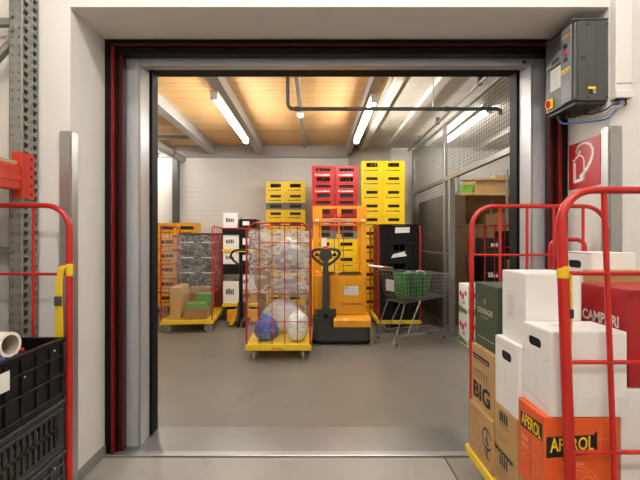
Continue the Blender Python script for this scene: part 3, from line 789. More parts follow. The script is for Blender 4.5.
ft.polys('lid_slit', 'ink_lightgrey', t, [[(.06, .10), (.14, .10), (.14, .108), (.06, .108)], [(.01, .19), (.29, .19), (.29, .1915), (.01, .1915)]])
# right column
g = (1.255, 1.69, 1.64, 1.955, ZB, .878)
t = carton('big pale box at bottom right under the red carton', *g, 'carton_white', tape=None)
g = (1.30, 1.64, 1.655, 1.955, .879, 1.284)
t = carton('glossy red aperitif carton with white lettering in right container', *g, 'carton_red', tape=None, flaps=False)
f = left_face(t, *g)
f.text('lettering', 'CAMPARI', 'ink_white', t, .012, .245, .234, .284, bold=.035)
f = front_face(t, *g)
f.polys('crease', 'cabinet_dark', t, stroke([(.06, .404), (.06, .27), (.075, .25), (.33, .25)], .0025))
g = (1.395, 1.68, 1.968, 2.085, ZB, 1.336)
t = carton('tall brown box squeezed behind the red carton', *g, 'cardboard', tape=None)
g = (1.26, 1.68, 2.09, 2.33, ZB, 1.03)
t = carton('plain brown box hidden behind the taller white boxes', *g, 'cardboard')
g = (1.447, 1.675, 2.092, 2.32, 1.031, 1.42)
t = carton('white box with black hand hole at far right of container', *g, 'carton_white', tape=None, hole=(.09, .325, .11, .042), flaps=False)
MB().box(-.1145, .1145, -.1145, .1145, .389, .392, .001).build('lid', 'carton_white', t)
MB().box(-.1, .1145, -.1165, -.1143, .30, .391, .001).build('lid_skirt', 'carton_white', t)
# yellow tape band and strap on the near post
t = thing('yellow_strap', 'yellow strap wound round near red post above white box', 'strap', (.99, 1.59, 1.2))
o = t.location
px_, py_ = 0.962, 1.552
MB(o).tube([(px_, py_, 1.345), (px_, py_, 1.365), (px_, py_, 1.392)], [.0205, .022, .0205], 16).build('band', 'strap_yellow', t, True)
MB(o).add([(px_ + .022, py_ - .004, 1.36), (px_ + .032, py_ - .004, 1.36), (px_ + .036, py_ + .002, 1.1), (px_ + .026, py_ + .002, 1.1)], [(0, 1, 2, 3)]).tube([(px_ + .027, py_ - .004, 1.36), (px_ + .03, py_ - .004, 1.2), (px_ + .026, py_ - .003, 1.06), (px_ + .03, py_ - .005, .985), (px_ + .022, py_ - .005, .95)], .005, 8).build('hanging_end', 'strap_yellow', t, True)
MB(o).box(px_ + .02, px_ + .036, py_ - .013, py_ - .003, 1.19, 1.225, .002).build('buckle', 'cabinet_dark', t)

# second red frame behind the load
t = thing('hand_truck', 'red tube handle showing behind white box by the sign', 'hand truck', (1.63, 2.56, 0))
o = t.location
pts = [(1.50, 2.55, .12), (1.50, 2.55, 1.44)] + [(1.50 + .05 - .05 * math.cos(a), 2.55, 1.44 + .05 * math.sin(a)) for a in (.5, 1.0)] + [(1.55, 2.55, 1.49), (1.67, 2.55, 1.49)] + [(1.67 + .05 * math.sin(a), 2.55, 1.44 + .05 * math.cos(a)) for a in (.5, 1.0)] + [(1.72, 2.55, 1.44), (1.72, 2.55, .12)]
MB(o).tube(pts, .013, 10).build('frame', 'red_paint', t, True)
for z_ in (.4, .8, 1.2): MB(o).tube([(1.50, 2.55, z_), (1.72, 2.55, z_)], .008, 8).build('cross_bar', 'red_paint', t, True)
MB(o).box(1.49, 1.73, 2.42, 2.55, .008, .016).build('toe_plate', 'galv_dark', t)
for xx in (1.525, 1.67): MB(o).tube([(xx, 2.60, .1), (xx + .03, 2.60, .1)], .1, 18).build('wheel', 'wheel_black', t, True)

# ------------------------------------------------------------------ left foreground container, crates, tube
lc = roll_container('red tube roll container at left edge holding black crates', (-1.722, 1.81, 0), 0, .82, .74, 1.69, (.10, .155), .0165, .0075, 3,
                    (.28, .72, 1.305), seg=16, vset=(-.21, .20))
def stack_crate(label, x0, x1, y0, y1, z0, z1, m, style, name='plastic_crate'):
    cx_, cy_ = (x0 + x1) / 2, (y0 + y1) / 2
    t = thing(name, label, 'crate', (cx_, cy_, z0)); o = t.location
    th = .012; h = z1 - z0
    MB(o).box(x0 + .004, x1 - .004, y0 + .004, y1 - .004, z0 + .001, z0 + .012).build('floor_panel', m, t)
    # far, near and left walls plain with rim
    mb = MB(o)
    mb.box(x0, x1, y1 - th, y1, z0 + .001, z1 - .02).box(x0, x1, y0, y0 + th, z0 + .001, z1 - .02).box(x0, x0 + th, y0 + th, y1 - th, z0 + .001, z1 - .02)
    mb.build('wall_panel', m, t)
    # right wall, the one in view
    mb = MB(o)
    if style == 'slots':
        n = 13; L_ = y1 - y0 - .12; p = L_ / n
        mb.box(x1 - th, x1, y0 + th, y0 + .06, z0 + .001, z1 - .02).box(x1 - th, x1, y1 - .06, y1 - th, z0 + .001, z1 - .02)
        mb.box(x1 - th, x1, y0 + .06, y1 - .06, z0 + .001, z0 + .05).box(x1 - th, x1, y0 + .06, y1 - .06, z1 - .06, z1 - .02)
        mb.box(x1 - th, x1, y0 + .06, y1 - .06, z0 + h * .5 - .008, z0 + h * .5 + .008)
        for k in range(n + 1): mb.box(x1 - th, x1, y0 + .06 + k * p - p * .22, y0 + .06 + k * p + p * .22, z0 + .05, z1 - .06)
    else:
        mb.box(x1 - th, x1, y0 + th, y1 - th, z0 + .001, z1 - .02)
    rw = mb.build('side_wall', m, t)
    mb = MB(o)
    if style == 'ribs':
        n = 6
        for k in range(n + 1):
            yy = y0 + .02 + (y1 - y0 - .04) * k / n; mb.box(x1, x1 + .008, yy - .006, yy + .006, z0 + .02, z1 - .03, .002)
        for z_ in (z0 + .035, z0 + h * .42, z0 + h * .72): mb.box(x1, x1 + .009, y0 + .01, y1 - .01, z_ - .006, z_ + .006, .002)
        mb.build('rib', m, rw)
        for yy, zz_ in ((y0 + .15, z0 + h * .55), (y0 + .33, z0 + h * .66), (y1 - .08, z1 - .05)):
            MB(o).cyl((x1 + .001, yy, zz_), (x1 + .004, yy, zz_), .005, 8).build('rivet', 'ink_white', rw)
    else:
        for z_ in (z0 + .02, z1 - .045): mb.box(x1, x1 + .006, y0 + .01, y1 - .01, z_ - .006, z_ + .006, .002)
        mb.build('rib', m, rw)
    mb = MB(o)
    e = .008
    mb.box(x0 - e, x1 + e, y1 - .015, y1 + e, z1 - .02, z1, .003).box(x0 - e, x1 + e, y0 - e, y0 + .015, z1 - .02, z1, .003)
    mb.box(x1 - .015, x1 + e, y0 + .015, y1 - .015, z1 - .02, z1, .003).box(x0 - e, x0 + .015, y0 + .015, y1 - .015, z1 - .02, z1, .003)
    mb.build('rim', m, t)
    return t
cx0, cx1, cy0, cy1 = -1.95, -1.337, 1.51, 2.13
stack_crate('low dark tray crate at the bottom of the left stack', cx0, cx1, cy0, cy1, .156, .370, 'grey_plastic', 'ribs')
sc2 = stack_crate('dark grey slotted crate in the middle of the left stack', cx0, cx1, cy0, cy1, .371, .643, 'grey_plastic', 'slots')
sc3 = stack_crate('black ribbed crate on top holding a white paper tube', cx0, cx1, cy0, cy1, .644, .972, 'black_plastic', 'ribs')
Face(Vector((cx1 + .010, 1.775, .84)) - sc3.location, (0, -1, 0), (0, 0, 1)).rect('paper_label', 'paper', sc3, .035, .16, 0, .085)
# contents seen through the slots
c = MB(); rr_ = random.Random(3)
t = thing('white_plastic_parts', 'pale plastic parts showing through slots of the middle crate', 'plastic parts', (-1.6, 1.8, .384))
for k in range(6):
    yy = 1.56 + k * .085
    MB(t.location).tube([(-1.44, yy, .45 + .03 * rr_.random()), (-1.42, yy + .07, .46 + .04 * rr_.random())], .026, 10).build('sleeve', 'white_bag', t, True)
MB(t.location).box(-1.92, -1.40, 1.54, 2.06, .386, .41, .004).build('sheet', 'cardboard', t)
t = thing('paper_tube', 'thick white cardboard tube sticking out of the top black crate', 'tube', (-1.45, 1.88, .9))
o = t.location
dv = Vector((.62, -.12, .03)).normalized(); e1 = Vector((-1.345, 1.765, 1.03)); e0 = e1 - dv * .40
ax = [e0, e1]
n = 26
u = dv.cross(Vector((0, 0, 1))).normalized(); v = dv.cross(u)
def rings(r_, p): return [p + (u * math.cos(2 * PI * k / n) + v * math.sin(2 * PI * k / n)) * r_ for k in range(n)]
mb = MB(o); R0, R1 = .055, .042
mb.add(rings(R0, e0) + rings(R0, e1) + rings(R1, e1 + dv * .001), [(k, (k + 1) % n, n + (k + 1) % n, n + k) for k in range(n)] + [(n + k, n + (k + 1) % n, 2 * n + (k + 1) % n, 2 * n + k) for k in range(n)])
mb.build('wall', 'paper_tube', t, True)
mb = MB(o); mb.add(rings(R1, e1) + rings(R1, e0), [(k, (k + 1) % n, n + (k + 1) % n, n + k) for k in range(n)] + [tuple(range(n, 2 * n))]); mb.build('core', 'tube_core', t, True)
def blob(name, label, cat, c, r, m, seed=0, amp=.25, sub=3, freq=2.2, group=None):
    bm = bmesh.new(); bmesh.ops.create_icosphere(bm, subdivisions=sub, radius=1)
    for vtx in bm.verts:
        p = vtx.co.copy(); k = 1 + amp * (noise.noise(p * freq + Vector((seed, seed * 2, 0))) + .5 * noise.noise(p * freq * 2.3 + Vector((0, seed, 5))))
        vtx.co = Vector((p.x * r[0] * k, p.y * r[1] * k, max(-r[2] * .8, p.z * r[2] * k)))
    me = D.meshes.new(name); bm.to_mesh(me); bm.free(); me.materials.append(M[m])
    for p in me.polygons: p.use_smooth = True
    ob = link(name, me); ob.location = (c[0], c[1], c[2] + r[2] * .8); return tag(ob, label, cat, group)
t = thing('red_box_cutter', 'red plastic tool lying inside the top black crate', 'tool', (-1.56, 2.0, .86))
MB(t.location).box(-1.66, -1.46, 1.98, 2.02, .92, .95, .008).build('body', 'red_paint_dull', t)
MB(t.location).box(-1.52, -1.47, 1.976, 1.9795, .925, .94, .001).build('sticker', 'paper', t)
MB(t.location).box(-1.70, -1.661, 1.99, 2.01, .925, .945, .003).build('blade_holder', 'galv', t)
blob('blue_cloth', 'crumpled blue cloth inside the top black crate', 'cloth', (-1.52, 1.89, .66), (.12, .09, .155), 'blue_bag', 2)
blob('clear_bag', 'crumpled pale bag hanging at left edge above black crate', 'bag', (-1.78, 2.0, 1.06), (.06, .06, .16), 'white_bag', 4)
blob('black_bag', 'black bag filling the top crate under the tool', 'bag', (-1.80, 1.95, .66), (.10, .1, .2), 'black_plastic', 6)
# yellow strap tied to the left container's post
t = thing('yellow_strap', 'yellow ratchet strap knotted to red post of left container', 'strap', (-1.36, 2.15, .95))
o = t.location; px_, py_ = -1.3285, 2.163
MB(o).tube([(px_, py_, 1.295), (px_, py_, 1.315), (px_ , py_, 1.34), (px_, py_, 1.36)], [.019, .021, .0225, .0185], 16).build('knot', 'strap_yellow', t, True)
def ribbon(pts, wd, th, m, name):
    mb = MB(o)
    for a, b in zip(pts[:-1], pts[1:]):
        mb.add([(a[0] - wd / 2, a[1], a[2]), (a[0] + wd / 2, a[1], a[2]), (b[0] + wd / 2, b[1], b[2]), (b[0] - wd / 2, b[1], b[2]),
                (a[0] - wd / 2, a[1] - th, a[2]), (a[0] + wd / 2, a[1] - th, a[2]), (b[0] + wd / 2, b[1] - th, b[2]), (b[0] - wd / 2, b[1] - th, b[2])],
               [(0, 1, 2, 3), (4, 7, 6, 5), (0, 4, 5, 1), (1, 5, 6, 2), (2, 6, 7, 3), (3, 7, 4, 0)])
    return mb.build(name, m, t)
ribbon([(px_ - .008, py_ - .024, 1.355), (px_ - .024, py_ - .03, 1.335), (px_ - .034, py_ - .03, 1.26), (px_ - .036, py_ - .028, 1.17)], .034, .004, 'strap_yellow', 'webbing')
ribbon([(px_ - .046, py_ - .028, 1.17), (px_ - .047, py_ - .026, .96)], .022, .004, 'strap_yellow', 'webbing')
ribbon([(px_ - .027, py_ - .030, 1.17), (px_ - .024, py_ - .028, .96)], .022, .004, 'strap_yellow', 'webbing')
MB(o).box(px_ - .058, px_ - .014, py_ - .042, py_ - .035, 1.14, 1.19, .003).build('buckle', 'galv_dark', t)

# ================================================================== BEVERAGE CRATES
def crate_proto(m, h, w_=.398, d_=.298, ink='ink_black', top_open=False, slot=(.21, .05), slotz=.62, printz=.28, second=None):
    """parts of one crate, built at origin with the front at y=-d/2; returns list of (name, mesh)"""
    th = .014; hw, hd = w_ / 2, d_ / 2
    mb = MB()
    mb.box(-hw, hw, hd - th, hd, 0, h).box(-hw, -hw + th, -hd + th, hd - th, 0, h).box(hw - th, hw, -hd + th, hd - th, 0, h).box(-hw + th, hw - th, -hd + th, hd - th, 0, .012)
    sl = [(slotz * h, slot)]
    if second: sl.append(second)
    sl.sort(); z = 0
    for zc, (sw_, sh) in sl:                             # front wall with slots
        mb.box(-hw, hw, -hd, -hd + th, z, zc - sh / 2)
        mb.box(-hw, -sw_ / 2, -hd, -hd + th, zc - sh / 2, zc + sh / 2).box(sw_ / 2, hw, -hd, -hd + th, zc - sh / 2, zc + sh / 2)
        z = zc + sh / 2
    mb.box(-hw, hw, -hd, -hd + th, z, h)
    for s in (-1, 1): mb.box(s * (hw - .03), s * hw, -hd - .004, -hd, .008, h - .008)
    mb.box(-hw, hw, -hd - .005, -hd, h - .012, h - .001).box(-hw, hw, -hd - .004, -hd, .001, .012)
    body = mb.mesh('body'); body.materials.append(M[m])
    ins = MB()  # dark block added for the unlit, bottle-filled inside behind the slots
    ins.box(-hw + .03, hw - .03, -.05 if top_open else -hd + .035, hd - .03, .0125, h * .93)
    ins = ins.mesh('dark_infill'); ins.materials.append(M['slot_dark_and_ink'])
    pr = MB(); r = random.Random(5)
    for q in marks(-.10, .115, printz * h - .012, printz * h + .014, 11, 4, .25): pr.add([(a, -hd - .0008, b) for a, b in q], [(0, 1, 2, 3)])
    pr.add([(-.13 + .014 * math.cos(a), -hd - .0008, printz * h + .014 * math.sin(a)) for a in [2 * PI * k / 8 for k in range(8)]], [tuple(range(8))])
    pr = pr.mesh('printed_lettering'); pr.materials.append(M[ink])
    return [('body', body), ('dark_infill', ins), ('printed_lettering', pr)]
def put_crate(proto, label, x, y, z, rz=0, group=None, name='beverage_crate'):
    t = thing(name, label, 'crate', (x, y, z), rz, group)
    for nm, me in proto: link(nm, me, t)
    return t
bot_me = MB().tube([(0, 0, 0), (0, 0, .004), (0, 0, .14), (0, 0, .17), (0, 0, .225), (0, 0, .23)], [.028, .031, .031, .014, .012, .012], 10).mesh('glass')
bot_me.materials.append(M['bottle'])
cap_me = MB().tube([(0, 0, .2302), (0, 0, .238)], [.0145, .013], 10).mesh('cap'); cap_me.materials.append(M['bottle_cap'])
def bottles(x, y, z, label, group, n=5, zs=1.0):
    for k in range(n):
        t = thing('bottle', ('first ', 'second ', 'middle ', 'fourth ', 'last ')[k] + label + ', counted from left', 'bottle', (x - .136 + .272 * k / (n - 1), y - .09, z), 0, group); t.scale = (1, 1, zs)
        link('glass', bot_me, t); link('cap', cap_me, t)
def pallet(label, x, y, w_=.82, d_=.62):
    t = thing('pallet', label, 'pallet', (x, y, 0))
    for k in range(5): MB().box(-w_ / 2, w_ / 2, -d_ / 2 + k * (d_ - .1) / 4, -d_ / 2 + .1 + k * (d_ - .1) / 4, .12, .14, .002).build('deck_board', 'pallet_wood', t)
    for k in range(3): MB().box(-w_ / 2 + k * (w_ - .1) / 2, -w_ / 2 + .1 + k * (w_ - .1) / 2, -d_ / 2, d_ / 2, .0005, .1195, .002).build('bearer', 'pallet_wood', t)
# tall yellow stack, right
HY = .2525
py_hi = crate_proto('crate_yellow', HY, slot=(.21, .055), slotz=.70, printz=.33)
py_top = crate_proto('crate_yellow', HY, slot=(.21, .075), slotz=.70, printz=.30, top_open=True)
xs = (1.055, 1.457); yr = 7.4 + .15
pallet('wooden pallet under the tall yellow crate stack', 1.256, 7.56, .82, .36)
for c in range(2):
    for k in range(11):
        put_crate(py_top if k == 0 else py_hi, f'yellow beverage crate, {ORD[k]} from top, {("left", "right")[c]} column of tallest yellow stack' if k else
                  f'yellow beverage crate topping the {("left", "right")[c]} column of tallest yellow stack', xs[c], yr, .141 + (10 - k) * (HY + .001), 0, 'crates of the tallest yellow stack')
    bottles(xs[c], yr, .141 + 10 * (HY + .001) + .013, f'brown bottle in top {("left", "right")[c]} crate of the tallest yellow stack', 'bottles in the tallest yellow stack', 5, .95)
# red over yellow stack behind the truck
pr_hi = crate_proto('crate_red', .284, ink='ink_white', slot=(.255, .055), slotz=.74, printz=.45, second=(.05, (.23, .075)))
pr_top = crate_proto('crate_red', .284, ink='ink_white', slot=(.255, .05), slotz=.76, printz=.45, second=(.05, (.23, .075)), top_open=True)
pg = crate_proto('crate_grey', .14, ink='slot_dark_and_ink', slot=(.24, .07), slotz=.5, printz=.9)
py2 = crate_proto('crate_yellow', .268, slot=(.21, .06), slotz=.66, printz=.28)
xs = (.145, .552); yr = 7.0 + .15
pallet('wooden pallet under the red and yellow crate stack', .35, 7.15, .82, .4)
for c in range(2):
    side = ('left', 'right')[c]
    z = .141
    for k in range(5):
        put_crate(py2, f'yellow crate under red crates, {ORD[4 - k]} yellow one in {side} column behind mast', xs[c], yr, z, 0, 'yellow crates behind the truck mast'); z += .2685
    put_crate(pg, f'flat grey crate between red and yellow crates, {side} column', xs[c], yr, z, 0, 'grey crates behind the truck mast'); z += .1405
    for k in range(4):
        kk = 3 - k
        put_crate(pr_top if kk == 0 else pr_hi, f'red beverage crate, {ORD[kk]} one in the {side} red column', xs[c], yr, z, 0, 'red crates behind the truck mast'); z += .2845
    bottles(xs[c], yr, z - .2845 + .013, f'bottle with pale cap in the top {side} red crate', 'bottles in the red crates', 5, 1.05)
# yellow stack at the far wall behind the middle container
py3 = crate_proto('crate_yellow', .2145, slot=(.22, .055), slotz=.62, printz=.24)
py3t = crate_proto('crate_yellow', .2145, slot=(.22, .075), slotz=.62, printz=.2, top_open=True)
xs = (-.80, -.40); yr = 8.13 + .15
pallet('wooden pallet under the yellow crates at the far wall', -.6, 8.27)
for c in range(2):
    side = ('left', 'right')[c]; z = .141
    n_y = 0
    for k in range(12):
        if k == 9:
            put_crate(pg, f'flat dark grey crate among yellow crates at the far wall, {side} column', xs[c], yr, z, 0, 'grey crates at the far wall'); z += .1405
        else:
            q = (11 - k) if k > 9 else (10 - k)
            put_crate(py3t if k == 11 else py3, f'yellow crate at far wall, {ORD[q]} yellow one in {side} column', xs[c], yr, z, 0, 'yellow crates at the far wall'); z += .215
    bottles(xs[c], yr, z - .215 + .013, f'dark bottle in top {side} yellow crate at the far wall', 'bottles at the far wall', 5, .8)
# dark crates and orange crates at far left
pd = crate_proto('crate_dark', .29, ink='ink_white', slot=(.2, .05), slotz=.74, printz=.40)
pallet('wooden pallet under dark green crates at far left', -2.21, 7.78, .82, .3)
for c in range(2):
    for k in range(5):
        put_crate(pd, f'dark green crate, {ORD[4 - k]} of the {("left", "right")[c]} column behind left container', (-2.42, -2.015)[c], 7.78, .141 + k * .2905, 0, 'dark green crates at far left')
po = crate_proto('crate_orange', .25, slot=(.27, .07), slotz=.6, printz=.25)
pallet('wooden pallet under orange crates at far left', -2.985, 8.18, 1.2, .44)
for c in range(3):
    for k in range(6):
        put_crate(po, f'orange yellow crate, {ORD[5 - k]} of {("left", "middle", "right")[c]} column beside the far column', (-3.39, -2.985, -2.58)[c], 8.20, .141 + k * .2825, 0, 'orange crates at far left')

# ================================================================== ROLL CONTAINERS IN THE STORE ROOM
# middle one
mc = roll_container('red wrapped roll container with blue bag in middle of the store room', (-.446, 5.38, 0), 0, .80, 1.05, 1.695, (.13, .205), .0125, .0055, 4,
                    (.48, .82, 1.13, 1.44), m='red_paint_dull', seg=10)
wrap_film(mc, .765, .98, .80, 1.60, 'film', .018, 110, 44, 1.0)
wrap_film(mc, .755, .97, .215, .82, 'film_light', .018, 90, 30, 7.0)
blob('blue_bag', 'crumpled blue plastic bag at bottom of middle container', 'bag', (-.62, 5.10, .206), (.15, .14, .17), 'blue_bag', 3, .3)
blob('white_plastic_bag', 'crumpled white plastic bag right of the blue bag', 'bag', (-.23, 5.10, .206), (.13, .14, .20), 'white_bag', 5, .35)
blob('white_plastic_bag', 'white plastic bag behind the blue bag in middle container', 'bag', (-.45, 5.50, .206), (.25, .12, .25), 'white_bag', 8, .3)
blob('film_bundle', 'bundle of crumpled grey film filling top of middle container', 'film bundle', (-.36, 5.40, 1.04), (.20, .16, .24), 'grey_bag', 9, .4, 4, 3.5)
blob('film_bundle', 'grey film bundle halfway up in middle container', 'film bundle', (-.36, 5.52, .70), (.22, .12, .13), 'grey_bag', 12, .4, 4, 3.5)
t = carton('cardboard box in upper left of the middle container', -.80, -.62, 5.3, 5.6, .80, 1.40, 'cardboard_dark')
t = thing('yellow_webbing', 'thin yellow strap hanging inside the middle container', 'strap', (-.12, 4.93, .2))
MB(t.location).box(-.125, -.112, 4.925, 4.929, .2, 1.45).build('strap_band', 'strap_yellow', t)
MB(t.location).box(-.128, -.109, 4.920, 4.9245, .98, 1.02, .002).build('buckle', 'galv_dark', t)
# left one (turned)
TH = math.radians(5)
lb_loc = Vector((-2.07, 6.88, 0))
lcx = roll_container('red and yellow roll container with cardboard at left of the store room', lb_loc, PI / 2 + TH, 1.20, .82, 1.70, (.14, .205), .0115, .005, 4,
                     (.62, .95, 1.28), m='red_paint_dull', seg=10)
wrap_film(lcx, 1.14, .78, .62, 1.55, 'film_light', .02, 120, 40, 3.0)
def inlocal(a, b): 
    c, s = math.cos(TH), math.sin(TH); return lb_loc.x + a * c - b * s, lb_loc.y + a * s + b * c
def cart_box(label, a, b, w_, d_, z0, h, m, rz=0.0, **k):
    x, y = inlocal(a, b); return carton(label, x - w_ / 2, x + w_ / 2, y - d_ / 2, y + d_ / 2, z0, z0 + h, m, TH + rz, **k)
cart_box('tall brown cardboard sheet box leaning in left wrapped container', -.20, -.20, .16, .62, .206, .50, 'cardboard')
cart_box('open brown tray box at front of left wrapped container', .12, -.38, .36, .28, .206, .15, 'cardboard_dark')
cart_box('green and white box lying on the brown tray box', .11, -.36, .30, .22, .3575, .09, 'carton_light_green', tape=None)
cart_box('small light green box with white lid in left wrapped container', .19, -.10, .26, .2, .206, .36, 'carton_light_green')
cart_box('brown box at back of left wrapped container', .06, .30, .4, .3, .206, .42, 'cardboard_dark')
# black crates on container at right
bc = roll_container('red roll container stacked with black folding crates by the fence', (1.335, 6.80, 0), PI / 2, .98, .70, 1.70, (.14, .20), .0115, .005, 3,
                    (.55, .9, 1.25), m='red_paint_dull', seg=10)
for k in range(5):
    z0 = .201 + k * .304
    t = thing('folding_crate', f'black folding crate, {ORD[4 - k]} of the stack beside the fence', 'crate', (1.335, 6.70, z0), 0, 'black folding crates')
    hw, hd, h = .305, .36, .302
    MB().box(-hw + .012, hw - .012, -hd + .012, hd - .012, .0, .012).build('floor_panel', 'black_plastic', t)
    wl = MB(); wl.box(-hw, hw, hd - .012, hd, 0, h - .02).box(-hw, -hw + .012, -hd, hd - .012, 0, h - .02).box(hw - .012, hw, -hd, hd - .012, 0, h - .02)
    wl.box(-hw + .012, hw - .012, -hd, -hd + .012, 0, h * .62).box(-hw + .012, -.1, -hd, -hd + .012, h * .62, h - .02).box(.1, hw - .012, -hd, -hd + .012, h * .62, h - .02)
    wl.build('wall_panel', 'black_plastic', t)
    rb = MB()
    for q in range(7): rb.box(-hw + .01 + q * .095, -hw + .027 + q * .095, -hd - .008, -hd, .02, h - .03, .002)
    rb.box(-hw, hw, -hd - .009, -hd, .09, .1).build('rib', 'black_plastic', t)
    rm = MB(); rm.box(-hw - .004, hw + .004, -hd - .012, -hd + .012, h - .02, h, .003).box(-hw - .004, hw + .004, hd - .012, hd + .004, h - .02, h, .003).box(-hw - .004, -hw + .014, -hd + .012, hd - .012, h - .02, h).box(hw - .014, hw + .004, -hd + .012, hd - .012, h - .02, h)
    rm.build('rim', 'black_plastic', t)
    if k >= 3:
        f = Face((0, -hd - .0125, 0), (1, 0, 0), (0, 0, 1))
        f.polys('paper_label', 'paper', t, [[(-.07, .16), (.16, .17), (.165, .255), (-.065, .25)]] if k == 4 else [[(-.13, .07), (.10, .10), (.12, .12), (.08, .145), (.10, .18), (-.10, .13)]])

# ================================================================== STACKER TRUCK
t = thing('pallet_stacker', 'orange and black electric pallet stacker with looped tiller in the middle', 'pallet stacker', (.375, 5.9, 0))
o = t.location
# black skirt
sk = MB(o); sk.prism(rrect(-.03, .785, 5.60, 6.12, .09), 'z', .03, .25)
sk = sk.build('skirt', 'dark_grey', t, True)
MB(o).prism(rrect(-.036, .791, 5.594, 6.12, .095), 'z', .035, .06).build('bumper', 'rubber', sk, True)
for xx in (.1, .62): MB(o).cyl((xx, 5.599, .12), (xx, 5.594, .12), .012, 10).build('bolt', 'galv_dark', sk)
MB(o).prism(rrect(-.028, .26, 5.605, 5.95, .08), 'z', .2505, .37).build('drive_cover', 'dark_grey', t, True)
MB(o).prism(rrect(.0, .30, 5.62, 5.9, .07), 'z', .3705, .49).build('tiller_housing', 'dark_grey', t, True)
st = MB(o); st.prism([(5.607, .2505), (5.607, .34), (5.625, .37), (5.70, .40), (5.90, .41), (5.90, .2505)], 'x', .262, .783); st.build('step_cover', 'truck_orange', t)
bd = MB(o); bd.prism([(-.005, .4105), (.735, .4105), (.735, .94)] + arc(.70, .94, .035, 0, PI / 2, 5) + [(.06, .985)] + arc(.03, .975, .035, PI / 2, PI, 5), 'y', 5.70 + .205, 6.08)
bd.build('hood', 'truck_orange', t, True)
hd_ = MB(o); hd_.prism(rrect(-.008, .21, 5.72, 5.90, .05), 'z', .4905, .96); hd_.build('tiller_column', 'truck_orange', t, True)
hp = MB(o); hp.prism(rrect(.2105, .742, 5.73, 5.90, .03), 'z', .4105, .955); hp = hp.build('front_panel', 'truck_orange', t, True)
MB(o).prism(rrect(.30, .66, 5.7255, 5.7295, .001), 'z', .52, .86).build('panel_recess', 'truck_orange', hp)
f = Face(Vector((0, 5.7295, 0)) - o, (1, 0, 0), (0, 0, 1))
f5 = Face(Vector((0, 5.7250, 0)) - o, (1, 0, 0), (0, 0, 1))
nb = f5.rect('notice', 'paper', t, .42, .62, .68, .81)
f5.polys('print', 'ink_lightgrey', nb, [q for k in range(5) for q in marks(.43, .61, .69 + .022 * k, .70 + .022 * k, 11, k)] + [[(.43, .77), (.47, .77), (.47, .80), (.43, .80)]], off=.0005)
f5.text('lettering', 'JUNGHEINRICH', 'ink_black', t, .385, .70, .535, .57, bold=.012)
MB(o).box(.10, .30, 5.80, 6.0, .986, .992, .002).build('storage_tray', 'rubber', t); MB(o).box(.34, .68, 5.80, 6.05, .9855, .99, .002).build('storage_tray', 'rubber', t)
MB(o).box(.34, .38, 5.84, 5.88, .991, 1.01, .003).build('key_switch', 'paper', t)
# tiller
tl = MB(o); tl.prism([(.10, .34), (.20, .34), (.195, .9), (.185, 1.18), (.115, 1.18), (.105, .9)], 'y', 5.585, 5.66); tl = tl.build('tiller_arm', 'dark_grey', t)
MB(o).cyl((.15, 5.58, .41), (.15, 5.584, .41), .035, 16).build('pivot_cap', 'rubber', tl, True)
lp = [(.15 + sx_, 5.62, z_) for sx_, z_ in ((-.03, 1.12), (-.12, 1.18), (-.185, 1.25), (-.19, 1.30), (-.15, 1.335), (-.05, 1.345), (.05, 1.345), (.15, 1.335), (.19, 1.30), (.185, 1.25), (.12, 1.18), (.03, 1.12))]
MB(o).tube(smoothpath(lp, 5), .022, 10).build('handle_loop', 'dark_grey', t, True)
hdm = MB(o); hdm.prism([(.07, 1.20), (.23, 1.20), (.25, 1.25), (.21, 1.34), (.09, 1.34), (.05, 1.25)], 'y', 5.59, 5.65); hdm = hdm.build('tiller_head', 'dark_grey', t)
MB(o).tube([(.15, 5.62, 1.345), (.15, 5.62, 1.385)], [.045, .035], 14).build('emergency_button', 'button_red', hdm, True)
for s in (-1, 1): MB(o).tube([(.15 + s * .1, 5.62, 1.262), (.15 + s * .15, 5.62, 1.27)], .022, 10).build('thumb_switch', 'rubber', hdm, True)
# mast
for s, (a, b) in enumerate(((-.03, .06), (.695, .785))):
    ms = MB(o); ms.box(a, b, 6.12, 6.14, .06, 1.98, .003); ms.box(*((a, a + .012) if s == 0 else (b - .012, b)), 6.14, 6.24, .06, 1.98); ms.box(a, b, 6.22, 6.24, .06, 1.98)
    ms = ms.build('mast_rail', 'truck_orange', t)
    MB(o).box(*((.068, .098) if s == 0 else (.657, .687)), 6.15, 6.21, .06, 1.93, .003).build('inner_mast_rail', 'crate_orange', t)
tp = MB(o)
for q in ((-.035, .79, 1.945, 1.985), (-.035, .79, 1.745, 1.80), (-.035, .11, 1.80, 1.945), (.64, .79, 1.80, 1.945)): tp.box(q[0], q[1], 6.09, 6.119, q[2], q[3], .002)
tp = tp.build('mast_head', 'truck_orange', t)
f6 = Face(Vector((0, 6.09, 0)) - o, (1, 0, 0), (0, 0, 1))
f6.rect('sticker', 'ink_lightgrey', tp, .16, .56, 1.757, 1.785); f6.polys('sticker_print', 'ink_red', tp, marks(.27, .46, 1.76, 1.78, 7, 3), off=.0005)
for a in (.0, .70): f6.rect('sticker', 'ink_white', tp, a, a + .06, 1.757, 1.785)
MB(o).prism([(.34, 1.944), (.40, 1.944), (.395, 1.84), (.37, 1.815), (.345, 1.84)], 'y', 6.10, 6.118).build('lifting_eye', 'truck_orange', tp)
MB(o).cyl((.37, 6.098, 1.86), (.37, 6.0995, 1.86), .014, 10).build('eye_hole', 'galv_dark', tp)
MB(o).box(.358, .382, 6.16, 6.2, .06, 1.70, .006).build('lift_cylinder', 'truck_orange', t)
for xx in (.30, .44): MB(o).box(xx - .005, xx + .005, 6.16, 6.175, .3, 1.74).build('lift_chain', 'galv_dark', t)
MB(o).box(.33, .41, 6.145, 6.149, 1.50, 1.56, .002).build('chain_bracket', 'truck_orange', t)
